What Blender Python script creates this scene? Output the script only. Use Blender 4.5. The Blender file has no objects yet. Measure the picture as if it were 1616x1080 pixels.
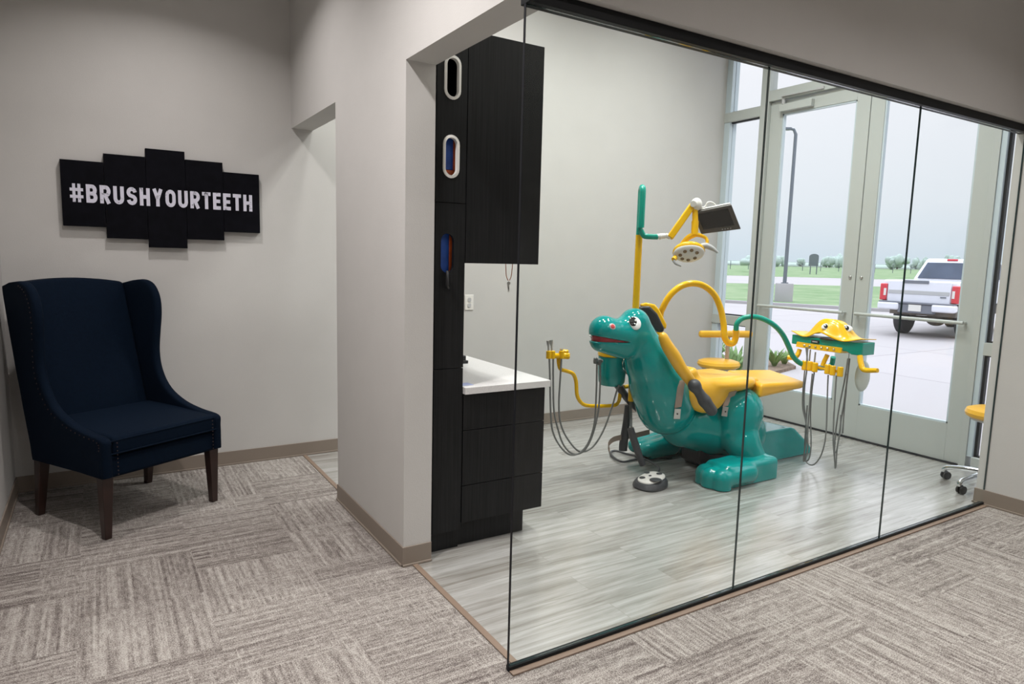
import bpy, bmesh, math, random
import numpy as np
from mathutils import Vector, Matrix
random.seed(7)
sc = bpy.context.scene
C = sc.collection

# ------------------------------------------------------------------ camera
FPX = 1060.54
RX = (0.851, 0.044, -0.523); RY = (-0.524, 0.119, -0.843); RZ = (0.025, 0.992, 0.125)
_x = np.array(RX); _x /= np.linalg.norm(_x)
_y = np.array(RY) - _x * (_x @ np.array(RY)); _y /= np.linalg.norm(_y)
_z = np.cross(_x, _y)
MW = np.array([_x, _y, _z])
CAMH = 1.6
cam_d = bpy.data.cameras.new('camera'); cam = bpy.data.objects.new('camera', cam_d); C.objects.link(cam)
cam_d.sensor_width = 36.0; cam_d.lens = FPX / 1616 * 36.0; cam_d.clip_end = 2000; cam_d.clip_start = 0.05
m4 = Matrix([list(MW[0]) + [0], list(MW[1]) + [0], list(MW[2]) + [CAMH], [0, 0, 0, 1]])
cam.matrix_world = m4
sc.camera = cam

# survey helpers: turn a sight line of the photograph into a point of the place
def ray(x, y): return MW @ np.array([x - 808, -(y - 540), -FPX])
def at(x, y, Y):
    r = ray(x, y); return Vector(r * (Y / r[1]) + [0, 0, CAMH])
def atX(x, y, X):
    r = ray(x, y); return Vector(r * (X / r[0]) + [0, 0, CAMH])
def atz(x, y, z):
    r = ray(x, y); return Vector(r * ((z - CAMH) / r[2]) + [0, 0, CAMH])
def atd(x, y, D): return Vector(ray(x, y) * (D / FPX) + [0, 0, CAMH])
def dep(p): return float(-(MW.T @ (np.array(p) - [0, 0, CAMH]))[2])
def mpx(p): return dep(p) / FPX      # metres per photo pixel there

# ------------------------------------------------------------------ colour management, world, lights
sc.view_settings.view_transform = 'Standard'; sc.view_settings.look = 'None'
sc.view_settings.gamma = 1; sc.view_settings.use_curve_mapping = False
sc.view_settings.exposure = 0.25

w = bpy.data.worlds.new('world'); sc.world = w; w.use_nodes = True
nt = w.node_tree; nt.nodes.clear()
out = nt.nodes.new('ShaderNodeOutputWorld'); bg = nt.nodes.new('ShaderNodeBackground')
tc = nt.nodes.new('ShaderNodeTexCoord'); sp = nt.nodes.new('ShaderNodeSeparateXYZ'); cr = nt.nodes.new('ShaderNodeValToRGB')
nt.links.new(tc.outputs['Generated'], sp.inputs[0]); nt.links.new(sp.outputs['Z'], cr.inputs[0])
ce_ = cr.color_ramp.elements      # overcast sky: bluish haze at the horizon, brightest overhead
ce_[0].position = 0.0; ce_[0].color = (0.60, 0.69, 0.78, 1)
ce_[1].position = 1.0; ce_[1].color = (2.9, 3.1, 3.5, 1)
for p_, c_ in ((0.08, (0.74, 0.78, 0.84, 1)), (0.25, (0.86, 0.86, 0.92, 1)), (0.42, (1.2, 1.25, 1.36, 1))):
    q_ = ce_.new(p_); q_.color = c_
nt.links.new(cr.outputs[0], bg.inputs[0]); bg.inputs[1].default_value = 1.0
nt.links.new(bg.outputs[0], out.inputs[0])

def area(name, loc, size, power, col=(1, 1, 1), rot=(0, 0, 0), shape='DISK', size_y=None, spread=None):
    l = bpy.data.lights.new(name, 'AREA'); l.energy = power; l.color = col; l.shape = shape; l.size = size
    if size_y: l.size_y = size_y
    if spread: l.spread = spread
    o = bpy.data.objects.new(name, l); o.location = loc; o.rotation_euler = rot; C.objects.link(o); return o
HC, OC = 3.6, 4.4        # ceiling heights: hall, treatment room
HALL_LAMPS = [(0.42, 4.25, 15), (0.35, 2.5, 34), (0.4, -0.2, 26), (2.7, 0.1, 24), (4.1, 0.3, 18), (2.7, -1.8, 20), (4.3, -1.6, 16)]
ROOM_LAMPS = [(2.7, 3.0, 31), (4.3, 3.0, 27), (1.8, 4.6, 16), (3.0, 4.1, 27), (4.6, 4.0, 26)]
for x, y, p in HALL_LAMPS: area('hall_light', (x, y, HC - 0.03), 0.16, p, (1.0, 0.955, 0.95), spread=math.radians(135))
for x, y, p in ROOM_LAMPS: area('room_light', (x, y, OC - 0.03), 0.30, p, (0.985, 1.0, 0.965), spread=math.radians(142))
# daylight through the glazed entrance (portal-like soft sky light outside the glass)
pt_ = bpy.data.lights.new('sky_portal', 'AREA'); pt_.shape = 'RECTANGLE'; pt_.size = 4.2; pt_.size_y = 4.3; pt_.cycles.is_portal = True
po = bpy.data.objects.new('sky_portal', pt_); po.location = (6.10, 3.2, 2.15); po.rotation_euler = (0, math.radians(90), 0); C.objects.link(po)

# ------------------------------------------------------------------ materials
def new_mat(name):
    m = bpy.data.materials.new(name); m.use_nodes = True
    n = m.node_tree; b = n.nodes['Principled BSDF']; return m, n, b
def N(n, t, **kw):
    q = n.nodes.new(t)
    for k, v in kw.items(): setattr(q, k, v)
    return q
def srgb(r, g, b):
    f = lambda c: (c / 255 / 12.92) if c / 255 <= 0.04045 else ((c / 255 + 0.055) / 1.055) ** 2.4
    return (f(r), f(g), f(b), 1)
def mat(name, col, rough=0.5, metal=0.0, coat=0.0, bump=0.0, bscale=200, var=0.0, vscale=5, sheen=0.0, spec=0.5):
    m, n, b = new_mat(name)
    b.inputs['Base Color'].default_value = col; b.inputs['Roughness'].default_value = rough
    b.inputs['Metallic'].default_value = metal; b.inputs['Coat Weight'].default_value = coat
    b.inputs['Coat Roughness'].default_value = 0.04
    b.inputs['Sheen Weight'].default_value = sheen; b.inputs['Specular IOR Level'].default_value = spec
    t = N(n, 'ShaderNodeTexCoord')
    if bump:
        z = N(n, 'ShaderNodeTexNoise'); z.inputs['Scale'].default_value = bscale; z.inputs['Detail'].default_value = 3
        bp = N(n, 'ShaderNodeBump'); bp.inputs['Strength'].default_value = bump; bp.inputs['Distance'].default_value = 0.002
        n.links.new(t.outputs['Object'], z.inputs['Vector']); n.links.new(z.outputs[0], bp.inputs['Height']); n.links.new(bp.outputs[0], b.inputs['Normal'])
    if var:
        z = N(n, 'ShaderNodeTexNoise'); z.inputs['Scale'].default_value = vscale; z.inputs['Detail'].default_value = 4
        mr = N(n, 'ShaderNodeMapRange'); mr.inputs['From Min'].default_value = 0.3; mr.inputs['From Max'].default_value = 0.7
        mr.inputs['To Min'].default_value = 1 - var; mr.inputs['To Max'].default_value = 1 + var
        mx = N(n, 'ShaderNodeVectorMath', operation='SCALE'); mx.inputs[0].default_value = col[:3]
        n.links.new(t.outputs['Object'], z.inputs['Vector']); n.links.new(z.outputs[0], mr.inputs[0]); n.links.new(mr.outputs[0], mx.inputs['Scale']); n.links.new(mx.outputs[0], b.inputs['Base Color'])
    return m
M = {}
M['paint'] = mat('wall_paint', (0.51, 0.497, 0.475, 1), 0.75, bump=0.25, bscale=160, var=0.015)
M['ceil'] = mat('ceiling_paint', (0.72, 0.71, 0.69, 1), 0.85, bump=0.2, bscale=60)
M['base'] = mat('rubber_base', (0.225, 0.185, 0.15, 1), 0.5, bump=0.05)
M['alu'] = mat('painted_aluminium', (0.46, 0.485, 0.465, 1), 0.42, bump=0.03)
M['bluealu'] = mat('reveal_aluminium', (0.52, 0.60, 0.64, 1), 0.35, bump=0.03)
M['gasket'] = mat('black_gasket', (0.006, 0.007, 0.010, 1), 0.5, bump=0.03, spec=0.25)
M['channel'] = mat('black_channel', (0.006, 0.007, 0.008, 1), 0.45, bump=0.03, spec=0.2)
M['bronze'] = mat('brown_strip', (0.21, 0.15, 0.11, 1), 0.5, bump=0.05)
M['teal'] = mat('teal_gloss_plastic', (0.0002, 0.255, 0.245, 1), 0.09, coat=0.25, spec=0.35, var=0.04, vscale=3)
M['tealtube'] = mat('teal_painted_metal', (0.001, 0.29, 0.215, 1), 0.2, coat=0.0, var=0.03)
M['yplastic'] = mat('yellow_gloss_paint', (0.82, 0.47, 0.004, 1), 0.2, coat=0.0, var=0.03)
M['yvinyl'] = mat('yellow_vinyl', (0.80, 0.43, 0.025, 1), 0.30, coat=0.0, bump=0.08, bscale=300, var=0.03)
M['white'] = mat('white_plastic', (0.72, 0.70, 0.66, 1), 0.3, bump=0.02)
M['eyewhite'] = mat('eye_white', (0.8, 0.8, 0.78, 1), 0.12, coat=0.5)
M['eyeblack'] = mat('eye_black', (0.006, 0.006, 0.007, 1), 0.1, coat=0.5)
M['red'] = mat('mouth_red', (0.32, 0.012, 0.02, 1), 0.25, coat=0.3)
M['pinkred'] = mat('nostril_red', (0.62, 0.07, 0.07, 1), 0.3)
M['rubber'] = mat('dark_grey_rubber', (0.045, 0.047, 0.052, 1), 0.45, bump=0.1, bscale=120)
M['blackpad'] = mat('black_vinyl', (0.012, 0.013, 0.016, 1), 0.35, bump=0.1)
M['hose'] = mat('grey_hose', (0.17, 0.175, 0.17, 1), 0.45, bump=0.05)
M['strap'] = mat('beige_webbing', (0.36, 0.285, 0.235, 1), 0.75, bump=0.4, bscale=500)
M['steel'] = mat('brushed_steel', (0.55, 0.55, 0.53, 1), 0.28, metal=1.0, bump=0.03)
M['chrome'] = mat('polished_chrome', (0.7, 0.72, 0.73, 1), 0.12, metal=1.0, bump=0.01)
M['navy'] = mat('navy_woven_fabric', (0.0008, 0.0050, 0.0135, 1), 0.85, bump=0.8, bscale=420, var=0.12, vscale=60, spec=0.1)
M['legwood'] = mat('dark_walnut', (0.022, 0.0085, 0.006, 1), 0.35, coat=0.15, var=0.2, vscale=12)
M['board'] = mat('black_board', (0.003, 0.003, 0.005, 1), 0.75, bump=0.2, bscale=90, var=0.3, vscale=18, spec=0.08)
M['quartz'] = mat('speckled_quartz', (0.66, 0.65, 0.64, 1), 0.28, var=0.10, vscale=220)
M['truck'] = mat('white_car_paint', (0.74, 0.74, 0.80, 1), 0.25, coat=0.5, var=0.02)
M['cglass'] = mat('tinted_car_glass', (0.05, 0.065, 0.10, 1), 0.15, spec=0.25, var=0.3, vscale=2)
M['tail'] = mat('red_lens', (0.62, 0.03, 0.05, 1), 0.2, coat=0.5)
M['tyre'] = mat('tyre_rubber', (0.05, 0.048, 0.055, 1), 0.8, bump=0.3)
M['greyplastic'] = mat('grey_bumper_plastic', (0.16, 0.17, 0.20, 1), 0.5)
M['under'] = mat('muddy_metal', (0.14, 0.12, 0.10, 1), 0.8, var=0.3, vscale=8)
M['conc'] = mat('pale_concrete', (0.38, 0.36, 0.365, 1), 0.85, var=0.05, vscale=0.7, bump=0.1, bscale=30)
M['pole'] = mat('grey_painted_pole', (0.13, 0.15, 0.17, 1), 0.45)
M['mulch'] = mat('brown_mulch', (0.20, 0.14, 0.10, 1), 0.95, bump=1.0, bscale=25, var=0.4, vscale=20)
M['leaf'] = mat('leaf_green', (0.16, 0.27, 0.08, 1), 0.6, var=0.3, vscale=8)
M['haze'] = mat('hazed_foliage', (0.42, 0.50, 0.46, 1), 0.95, var=0.2, vscale=0.3)  # pale air haze mixed into the far tree colour
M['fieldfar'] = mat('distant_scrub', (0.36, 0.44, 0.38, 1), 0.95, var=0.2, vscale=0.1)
M['blue'] = mat('blue_box', (0.02, 0.09, 0.42, 1), 0.4, var=0.3, vscale=14)
M['orange'] = mat('orange_card', (0.5, 0.09, 0.02, 1), 0.5, var=0.4, vscale=14)
M['orangecord'] = mat('orange_cord', (0.55, 0.16, 0.02, 1), 0.6)
M['black'] = mat('black_plastic', (0.01, 0.01, 0.011, 1), 0.4, bump=0.05)
M['lens'] = mat('amber_lens', (0.16, 0.09, 0.03, 1), 0.15, coat=0.5)
M['screen'] = mat('dark_screen', (0.012, 0.010, 0.009, 1), 0.18, coat=0.3, var=0.2, vscale=4)
M['bezel'] = mat('taupe_bezel', (0.085, 0.077, 0.07, 1), 0.35)
M['silver'] = mat('silver_plastic', (0.45, 0.45, 0.45, 1), 0.35)
M['paper'] = mat('pale_paper', (0.45, 0.5, 0.75, 1), 0.7)
M['bag'] = mat('clear_sleeve', (0.62, 0.66, 0.62, 1), 0.35)

def grass_mat():
    m, n, b = new_mat('mown_grass'); t = N(n, 'ShaderNodeTexCoord')
    z = N(n, 'ShaderNodeTexNoise'); z.inputs['Scale'].default_value = 0.35; z.inputs['Detail'].default_value = 8; z.inputs['Roughness'].default_value = 0.7
    c = N(n, 'ShaderNodeValToRGB'); c.color_ramp.elements[0].position = 0.38; c.color_ramp.elements[0].color = (0.13, 0.23, 0.09, 1)
    c.color_ramp.elements[1].position = 0.66; c.color_ramp.elements[1].color = (0.28, 0.34, 0.20, 1)
    n.links.new(t.outputs['Object'], z.inputs['Vector']); n.links.new(z.outputs[0], c.inputs[0]); n.links.new(c.outputs[0], b.inputs['Base Color']); b.inputs['Roughness'].default_value = 0.95
    return m
M['grass'] = grass_mat()

def laminate():
    m, n, b = new_mat('dark_grain_laminate'); t = N(n, 'ShaderNodeTexCoord')
    mp = N(n, 'ShaderNodeMapping'); mp.inputs['Scale'].default_value = (90, 90, 2.2)
    z = N(n, 'ShaderNodeTexNoise'); z.inputs['Scale'].default_value = 1.0; z.inputs['Detail'].default_value = 6; z.inputs['Roughness'].default_value = 0.65
    c = N(n, 'ShaderNodeValToRGB'); c.color_ramp.elements[0].position = 0.3; c.color_ramp.elements[0].color = (0.0030, 0.0032, 0.0036, 1)
    c.color_ramp.elements[1].position = 0.75; c.color_ramp.elements[1].color = (0.015, 0.0155, 0.016, 1)
    n.links.new(t.outputs['Object'], mp.inputs[0]); n.links.new(mp.outputs[0], z.inputs['Vector']); n.links.new(z.outputs[0], c.inputs[0]); n.links.new(c.outputs[0], b.inputs['Base Color'])
    bp = N(n, 'ShaderNodeBump'); bp.inputs['Strength'].default_value = 0.15; bp.inputs['Distance'].default_value = 0.001
    n.links.new(z.outputs[0], bp.inputs['Height']); n.links.new(bp.outputs[0], b.inputs['Normal'])
    b.inputs['Roughness'].default_value = 0.45; b.inputs['Specular IOR Level'].default_value = 0.22
    return m
M['lam'] = laminate()

def carpet():
    m, n, b = new_mat('woven_carpet_tiles'); L = n.links.new
    t = N(n, 'ShaderNodeTexCoord'); s = N(n, 'ShaderNodeSeparateXYZ'); L(t.outputs['Object'], s.inputs[0])
    def mth(op, a, bb=None, c=None):
        q = N(n, 'ShaderNodeMath', operation=op)
        for i, v in enumerate((a, bb, c)):
            if v is None: continue
            if isinstance(v, (int, float)): q.inputs[i].default_value = v
            else: L(v, q.inputs[i])
        return q.outputs[0]
    def layer(sz, ox, oy, seed):
        fx = mth('FLOOR', mth('DIVIDE', mth('ADD', s.outputs[0], ox), sz)); 
        par = mth('MULTIPLY', mth('FLOORED_MODULO', fx, 2.0), sz * 0.5)
        fy = mth('FLOOR', mth('DIVIDE', mth('ADD', mth('ADD', s.outputs[1], oy), par), sz))
        cb = N(n, 'ShaderNodeCombineXYZ'); L(fx, cb.inputs[0]); L(fy, cb.inputs[1]); cb.inputs[2].default_value = seed
        wn = N(n, 'ShaderNodeTexWhiteNoise'); wn.noise_dimensions = '3D'; L(cb.outputs[0], wn.inputs['Vector'])
        return wn
    def stripes(axis, fine, coarse, off=None):
        u, v = (s.outputs[0], s.outputs[1]) if axis == 0 else (s.outputs[1], s.outputs[0])
        cb = N(n, 'ShaderNodeCombineXYZ'); L(mth('MULTIPLY', u, coarse), cb.inputs[0]); L(mth('MULTIPLY', v, fine), cb.inputs[1])
        if off is not None: L(off, cb.inputs[2])
        z = N(n, 'ShaderNodeTexNoise'); z.inputs['Scale'].default_value = 1.0; z.inputs['Detail'].default_value = 2; z.inputs['Roughness'].default_value = 0.5
        L(cb.outputs[0], z.inputs['Vector']); return z.outputs[0]
    w1 = layer(0.5, 0.13, 0.21, 1.0); w2 = layer(0.25, 0.05, 0.4, 5.0)
    off = mth('MULTIPLY', w1.outputs['Value'], 37.0)
    rowx, rowy = stripes(0, 55, 1.0, off), stripes(1, 55, 1.0, off); dsx, dsy = stripes(0, 62, 26, off), stripes(1, 62, 26, off)
    sx = mth('ADD', mth('MULTIPLY', rowx, 0.62), mth('MULTIPLY', dsx, 0.38)); sy = mth('ADD', mth('MULTIPLY', rowy, 0.62), mth('MULTIPLY', dsy, 0.38))
    sel = mth('GREATER_THAN', w1.outputs['Value'], 0.5)
    mx = N(n, 'ShaderNodeMix'); L(sel, mx.inputs[0]); L(sx, mx.inputs[2]); L(sy, mx.inputs[3])
    sx2 = stripes(0, 70, 14); sy2 = stripes(1, 70, 14)
    cross = mth('MAXIMUM', sx2, sy2)
    sel2 = mth('MULTIPLY', w2.outputs['Value'], 0.65)
    mx2 = N(n, 'ShaderNodeMix'); L(sel2, mx2.inputs[0]); L(mx.outputs[0], mx2.inputs[2]); L(cross, mx2.inputs[3])
    # yarn grain
    z = N(n, 'ShaderNodeTexNoise'); z.inputs['Scale'].default_value = 190; z.inputs['Detail'].default_value = 3; L(t.outputs['Object'], z.inputs['Vector'])
    val = mth('ADD', mx2.outputs[0], mth('MULTIPLY', mth('SUBTRACT', z.outputs[0], 0.5), 0.85))
    tone = mth('MULTIPLY', mth('SUBTRACT', w1.outputs['Value'], 0.5), 0.05)
    val = mth('ADD', val, tone)
    c = N(n, 'ShaderNodeValToRGB')
    e = c.color_ramp.elements; e[0].position = 0.32; e[0].color = (0.088, 0.072, 0.066, 1); e[1].position = 0.68; e[1].color = (0.42, 0.395, 0.36, 1)
    q = e.new(0.49); q.color = (0.225, 0.20, 0.182, 1)
    L(val, c.inputs[0]); L(c.outputs[0], b.inputs['Base Color'])
    bp = N(n, 'ShaderNodeBump'); bp.inputs['Strength'].default_value = 0.5; bp.inputs['Distance'].default_value = 0.003
    L(val, bp.inputs['Height']); L(bp.outputs[0], b.inputs['Normal'])
    b.inputs['Roughness'].default_value = 0.95; b.inputs['Specular IOR Level'].default_value = 0.15
    return m
M['carpet'] = carpet()

def planks():
    m, n, b = new_mat('grey_vinyl_planks'); L = n.links.new
    t = N(n, 'ShaderNodeTexCoord')
    br = N(n, 'ShaderNodeTexBrick'); br.inputs['Scale'].default_value = 1.0
    br.inputs['Brick Width'].default_value = 1.22; br.inputs['Row Height'].default_value = 0.152; br.inputs['Mortar Size'].default_value = 0.0012
    br.inputs['Mortar Smooth'].default_value = 0.3
    br.inputs['Color1'].default_value = (0, 0, 0, 1); br.inputs['Color2'].default_value = (1, 1, 1, 1); br.inputs['Mortar'].default_value = (0.5, 0.5, 0.5, 1); br.offset = 0.37
    L(t.outputs['Object'], br.inputs['Vector'])
    mp = N(n, 'ShaderNodeMapping'); mp.inputs['Scale'].default_value = (1.1, 16, 1)
    ad = N(n, 'ShaderNodeVectorMath', operation='ADD'); sc_ = N(n, 'ShaderNodeVectorMath', operation='SCALE'); sc_.inputs['Scale'].default_value = 6
    L(br.outputs['Color'], sc_.inputs[0]); L(t.outputs['Object'], mp.inputs[0]); L(mp.outputs[0], ad.inputs[0]); L(sc_.outputs[0], ad.inputs[1])
    z = N(n, 'ShaderNodeTexNoise'); z.inputs['Scale'].default_value = 1.6; z.inputs['Detail'].default_value = 7; z.inputs['Roughness'].default_value = 0.62; z.inputs['Distortion'].default_value = 0.6
    L(ad.outputs[0], z.inputs['Vector'])
    mixv = N(n, 'ShaderNodeMath', operation='MULTIPLY_ADD'); mixv.inputs[1].default_value = 0.10; L(br.outputs['Color'], mixv.inputs[0]); L(z.outputs[0], mixv.inputs[2])
    c = N(n, 'ShaderNodeValToRGB'); e = c.color_ramp.elements
    e[0].position = 0.30; e[0].color = (0.175, 0.157, 0.132, 1); e[1].position = 0.74; e[1].color = (0.44, 0.435, 0.415, 1)
    q = e.new(0.5); q.color = (0.305, 0.295, 0.272, 1)
    L(mixv.outputs[0], c.inputs[0])
    mm = N(n, 'ShaderNodeMix', data_type='RGBA'); mm.inputs[7].default_value = (0.22, 0.20, 0.17, 1)
    mf = N(n, 'ShaderNodeMath', operation='MULTIPLY'); mf.inputs[1].default_value = 0.7; L(br.outputs['Fac'], mf.inputs[0])
    L(mf.outputs[0], mm.inputs[0]); L(c.outputs[0], mm.inputs[6]); L(mm.outputs[2], b.inputs['Base Color'])
    bp = N(n, 'ShaderNodeBump'); bp.inputs['Strength'].default_value = 0.12; bp.inputs['Distance'].default_value = 0.001
    L(z.outputs[0], bp.inputs['Height']); L(bp.outputs[0], b.inputs['Normal'])
    b.inputs['Roughness'].default_value = 0.20; b.inputs['Specular IOR Level'].default_value = 0.8; b.inputs['Coat Weight'].default_value = 0.8; b.inputs['Coat Roughness'].default_value = 0.22
    return m
M['plank'] = planks()

def glass_mat(name, tint, refl=1.0):
    m = bpy.data.materials.new(name); m.use_nodes = True; n = m.node_tree; n.nodes.clear()
    o = N(n, 'ShaderNodeOutputMaterial'); tr = N(n, 'ShaderNodeBsdfTransparent'); gl = N(n, 'ShaderNodeBsdfGlossy'); mx = N(n, 'ShaderNodeMixShader')
    tr.inputs[0].default_value = tint; gl.inputs['Roughness'].default_value = 0.0
    ge = N(n, 'ShaderNodeNewGeometry'); dt = N(n, 'ShaderNodeVectorMath', operation='DOT_PRODUCT')
    n.links.new(ge.outputs['Normal'], dt.inputs[0]); n.links.new(ge.outputs['Incoming'], dt.inputs[1])
    ab = N(n, 'ShaderNodeMath', operation='ABSOLUTE'); n.links.new(dt.outputs['Value'], ab.inputs[0])
    om = N(n, 'ShaderNodeMath', operation='SUBTRACT'); om.inputs[0].default_value = 1.0; n.links.new(ab.outputs[0], om.inputs[1])
    pw = N(n, 'ShaderNodeMath', operation='POWER'); pw.inputs[1].default_value = 5.0; n.links.new(om.outputs[0], pw.inputs[0])
    mu = N(n, 'ShaderNodeMath', operation='MULTIPLY_ADD'); mu.inputs[1].default_value = 0.96 * refl; mu.inputs[2].default_value = 0.04 * refl; n.links.new(pw.outputs[0], mu.inputs[0])
    n.links.new(mu.outputs[0], mx.inputs[0]); n.links.new(tr.outputs[0], mx.inputs[1]); n.links.new(gl.outputs[0], mx.inputs[2]); n.links.new(mx.outputs[0], o.inputs[0])
    return m
M['glass'] = glass_mat('clear_glass', (0.972, 0.984, 0.980, 1), 0.28)
M['winglass'] = glass_mat('window_glass', (0.985, 0.985, 0.985, 1), 0.4)
M['glassedge'] = mat('glass_edge', (0.02, 0.035, 0.035, 1), 0.1, coat=0.6)

# lettering with worn flecks
def worn():
    m, n, b = new_mat('worn_white_lettering'); t = N(n, 'ShaderNodeTexCoord')
    z = N(n, 'ShaderNodeTexNoise'); z.inputs['Scale'].default_value = 22; z.inputs['Detail'].default_value = 8; z.inputs['Roughness'].default_value = 0.75
    c = N(n, 'ShaderNodeValToRGB'); c.color_ramp.elements[0].position = 0.36; c.color_ramp.elements[0].color = (0.09, 0.09, 0.11, 1)
    c.color_ramp.elements[1].position = 0.43; c.color_ramp.elements[1].color = (0.62, 0.61, 0.70, 1)
    n.links.new(t.outputs['Object'], z.inputs['Vector']); n.links.new(z.outputs[0], c.inputs[0]); n.links.new(c.outputs[0], b.inputs['Base Color']); b.inputs['Roughness'].default_value = 0.7
    return m
M['letters'] = worn()

# ------------------------------------------------------------------ mesh helpers
def tag(o, label=None, cat=None, group=None, kind=None):
    if label: o['label'] = label
    if cat: o['category'] = cat
    if group: o['group'] = group
    if kind: o['kind'] = kind
    return o
def empty(name, loc, label=None, cat=None, group=None, kind=None):
    o = bpy.data.objects.new(name, None); C.objects.link(o); o.location = loc; o.empty_display_size = 0.1
    return tag(o, label, cat, group, kind)
def world_loc(o):
    v = Vector((0, 0, 0))
    while o is not None: v += Vector(o.location); o = o.parent
    return v
class MB:
    def __init__(s, T=None): s.v = []; s.f = []; s.mi = []; s.T = T; s.m = 0
    def add(s, vs, fs):
        o = len(s.v); s.v += [tuple(v) for v in vs]; s.f += [tuple(i + o for i in f) for f in fs]; s.mi += [s.m] * len(fs); return s
    def box(s, a, b):
        (x0, y0, z0), (x1, y1, z1) = [min(p, q) for p, q in zip(a, b)], [max(p, q) for p, q in zip(a, b)]
        return s.add([(x0, y0, z0), (x1, y0, z0), (x1, y1, z0), (x0, y1, z0), (x0, y0, z1), (x1, y0, z1), (x1, y1, z1), (x0, y1, z1)],
                     [(0, 3, 2, 1), (4, 5, 6, 7), (0, 1, 5, 4), (1, 2, 6, 5), (2, 3, 7, 6), (3, 0, 4, 7)])
    def hexa(s, p):   # eight corners: bottom four, top four
        return s.add(p, [(0, 3, 2, 1), (4, 5, 6, 7), (0, 1, 5, 4), (1, 2, 6, 5), (2, 3, 7, 6), (3, 0, 4, 7)])
    def obox(s, c, ax, ay, az, h):   # oriented box with half sizes h
        c = Vector(c); ax, ay, az = Vector(ax).normalized() * h[0], Vector(ay).normalized() * h[1], Vector(az).normalized() * h[2]
        return s.hexa([c - ax - ay - az, c + ax - ay - az, c + ax + ay - az, c - ax + ay - az, c - ax - ay + az, c + ax - ay + az, c + ax + ay + az, c - ax + ay + az])
    def tube(s, pts, r, seg=12, smooth=0, cap=True, flat=None):
        pts = [Vector(p) for p in pts]
        rs = list(r) if isinstance(r, (list, tuple)) else [r] * len(pts)
        if smooth: pts, rs = crom(pts, rs, smooth)
        n = len(pts); up = None; vs = []
        for i, p in enumerate(pts):
            d = (pts[min(i + 1, n - 1)] - pts[max(i - 1, 0)])
            d = d.normalized() if d.length > 1e-9 else Vector((0, 0, 1))
            if up is None:
                up = Vector((0, 0, 1)) if abs(d.z) < 0.9 else Vector((1, 0, 0))
                up = (up - d * up.dot(d)).normalized()
            else:
                up = up - d * up.dot(d)
                up = up.normalized() if up.length > 1e-6 else d.orthogonal().normalized()
            sd = d.cross(up)
            for k in range(seg):
                a = 2 * math.pi * k / seg
                q = up * math.cos(a) + sd * math.sin(a)
                vs.append(p + q * rs[i])
        fs = []
        for i in range(n - 1):
            for k in range(seg):
                a, b2 = i * seg + k, i * seg + (k + 1) % seg
                fs.append((a, b2, b2 + seg, a + seg))
        if cap: fs.append(tuple(range(seg - 1, -1, -1))); fs.append(tuple((n - 1) * seg + k for k in range(seg)))
        return s.add(vs, fs)
    def ribbon(s, pts, width_vec, th, nrm=None):
        # flat strap: rectangular section swept along pts; width_vec = half width vector
        pts = [Vector(p) for p in pts]; wv = Vector(width_vec); vs = []; n = len(pts)
        for i, p in enumerate(pts):
            d = (pts[min(i + 1, n - 1)] - pts[max(i - 1, 0)]).normalized(); nn = d.cross(wv).normalized() * th
            vs += [p - wv - nn, p + wv - nn, p + wv + nn, p - wv + nn]
        fs = []
        for i in range(n - 1):
            for k in range(4):
                a, b2 = i * 4 + k, i * 4 + (k + 1) % 4
                fs.append((a, b2, b2 + 4, a + 4))
        fs += [(3, 2, 1, 0), tuple((n - 1) * 4 + k for k in range(4))]
        return s.add(vs, fs)
    def lathe(s, prof, c, axis=(0, 0, 1), seg=32):
        c = Vector(c); az = Vector(axis).normalized(); ax = az.orthogonal().normalized(); ay = az.cross(ax); vs = []
        for r, h in prof:
            for k in range(seg):
                a = 2 * math.pi * k / seg; vs.append(c + az * h + (ax * math.cos(a) + ay * math.sin(a)) * max(r, 1e-4))
        n = len(prof); fs = []
        for i in range(n - 1):
            for k in range(seg):
                a, b2 = i * seg + k, i * seg + (k + 1) % seg
                fs.append((a, b2, b2 + seg, a + seg))
        fs.append(tuple(range(seg - 1, -1, -1))); fs.append(tuple((n - 1) * seg + k for k in range(seg)))
        return s.add(vs, fs)
    def ell(s, c, ax, ay, az, seg=20, rings=12):   # ellipsoid with three half-axis vectors
        c, ax, ay, az = Vector(c), Vector(ax), Vector(ay), Vector(az); vs = [c + az]
        for i in range(1, rings):
            t = math.pi * i / rings
            for k in range(seg):
                a = 2 * math.pi * k / seg; vs.append(c + az * math.cos(t) + (ax * math.cos(a) + ay * math.sin(a)) * math.sin(t))
        vs.append(c - az); fs = []
        for k in range(seg): fs.append((0, 1 + k, 1 + (k + 1) % seg))
        for i in range(rings - 2):
            for k in range(seg):
                a, b2 = 1 + i * seg + k, 1 + i * seg + (k + 1) % seg; fs.append((a, a + seg, b2 + seg, b2))
        l = len(vs) - 1; o = 1 + (rings - 2) * seg
        for k in range(seg): fs.append((l, o + (k + 1) % seg, o + k))
        return s.add(vs, fs)
    def prism(s, outline, d):    # planar outline (3D points) extruded by vector d
        o = [Vector(p) for p in outline]; d = Vector(d); n = len(o)
        fs = [tuple(range(n)), tuple(range(2 * n - 1, n - 1, -1))]
        for k in range(n): fs.append((k, k + n, (k + 1) % n + n, (k + 1) % n))
        return s.add(o + [p + d for p in o], fs)
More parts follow.
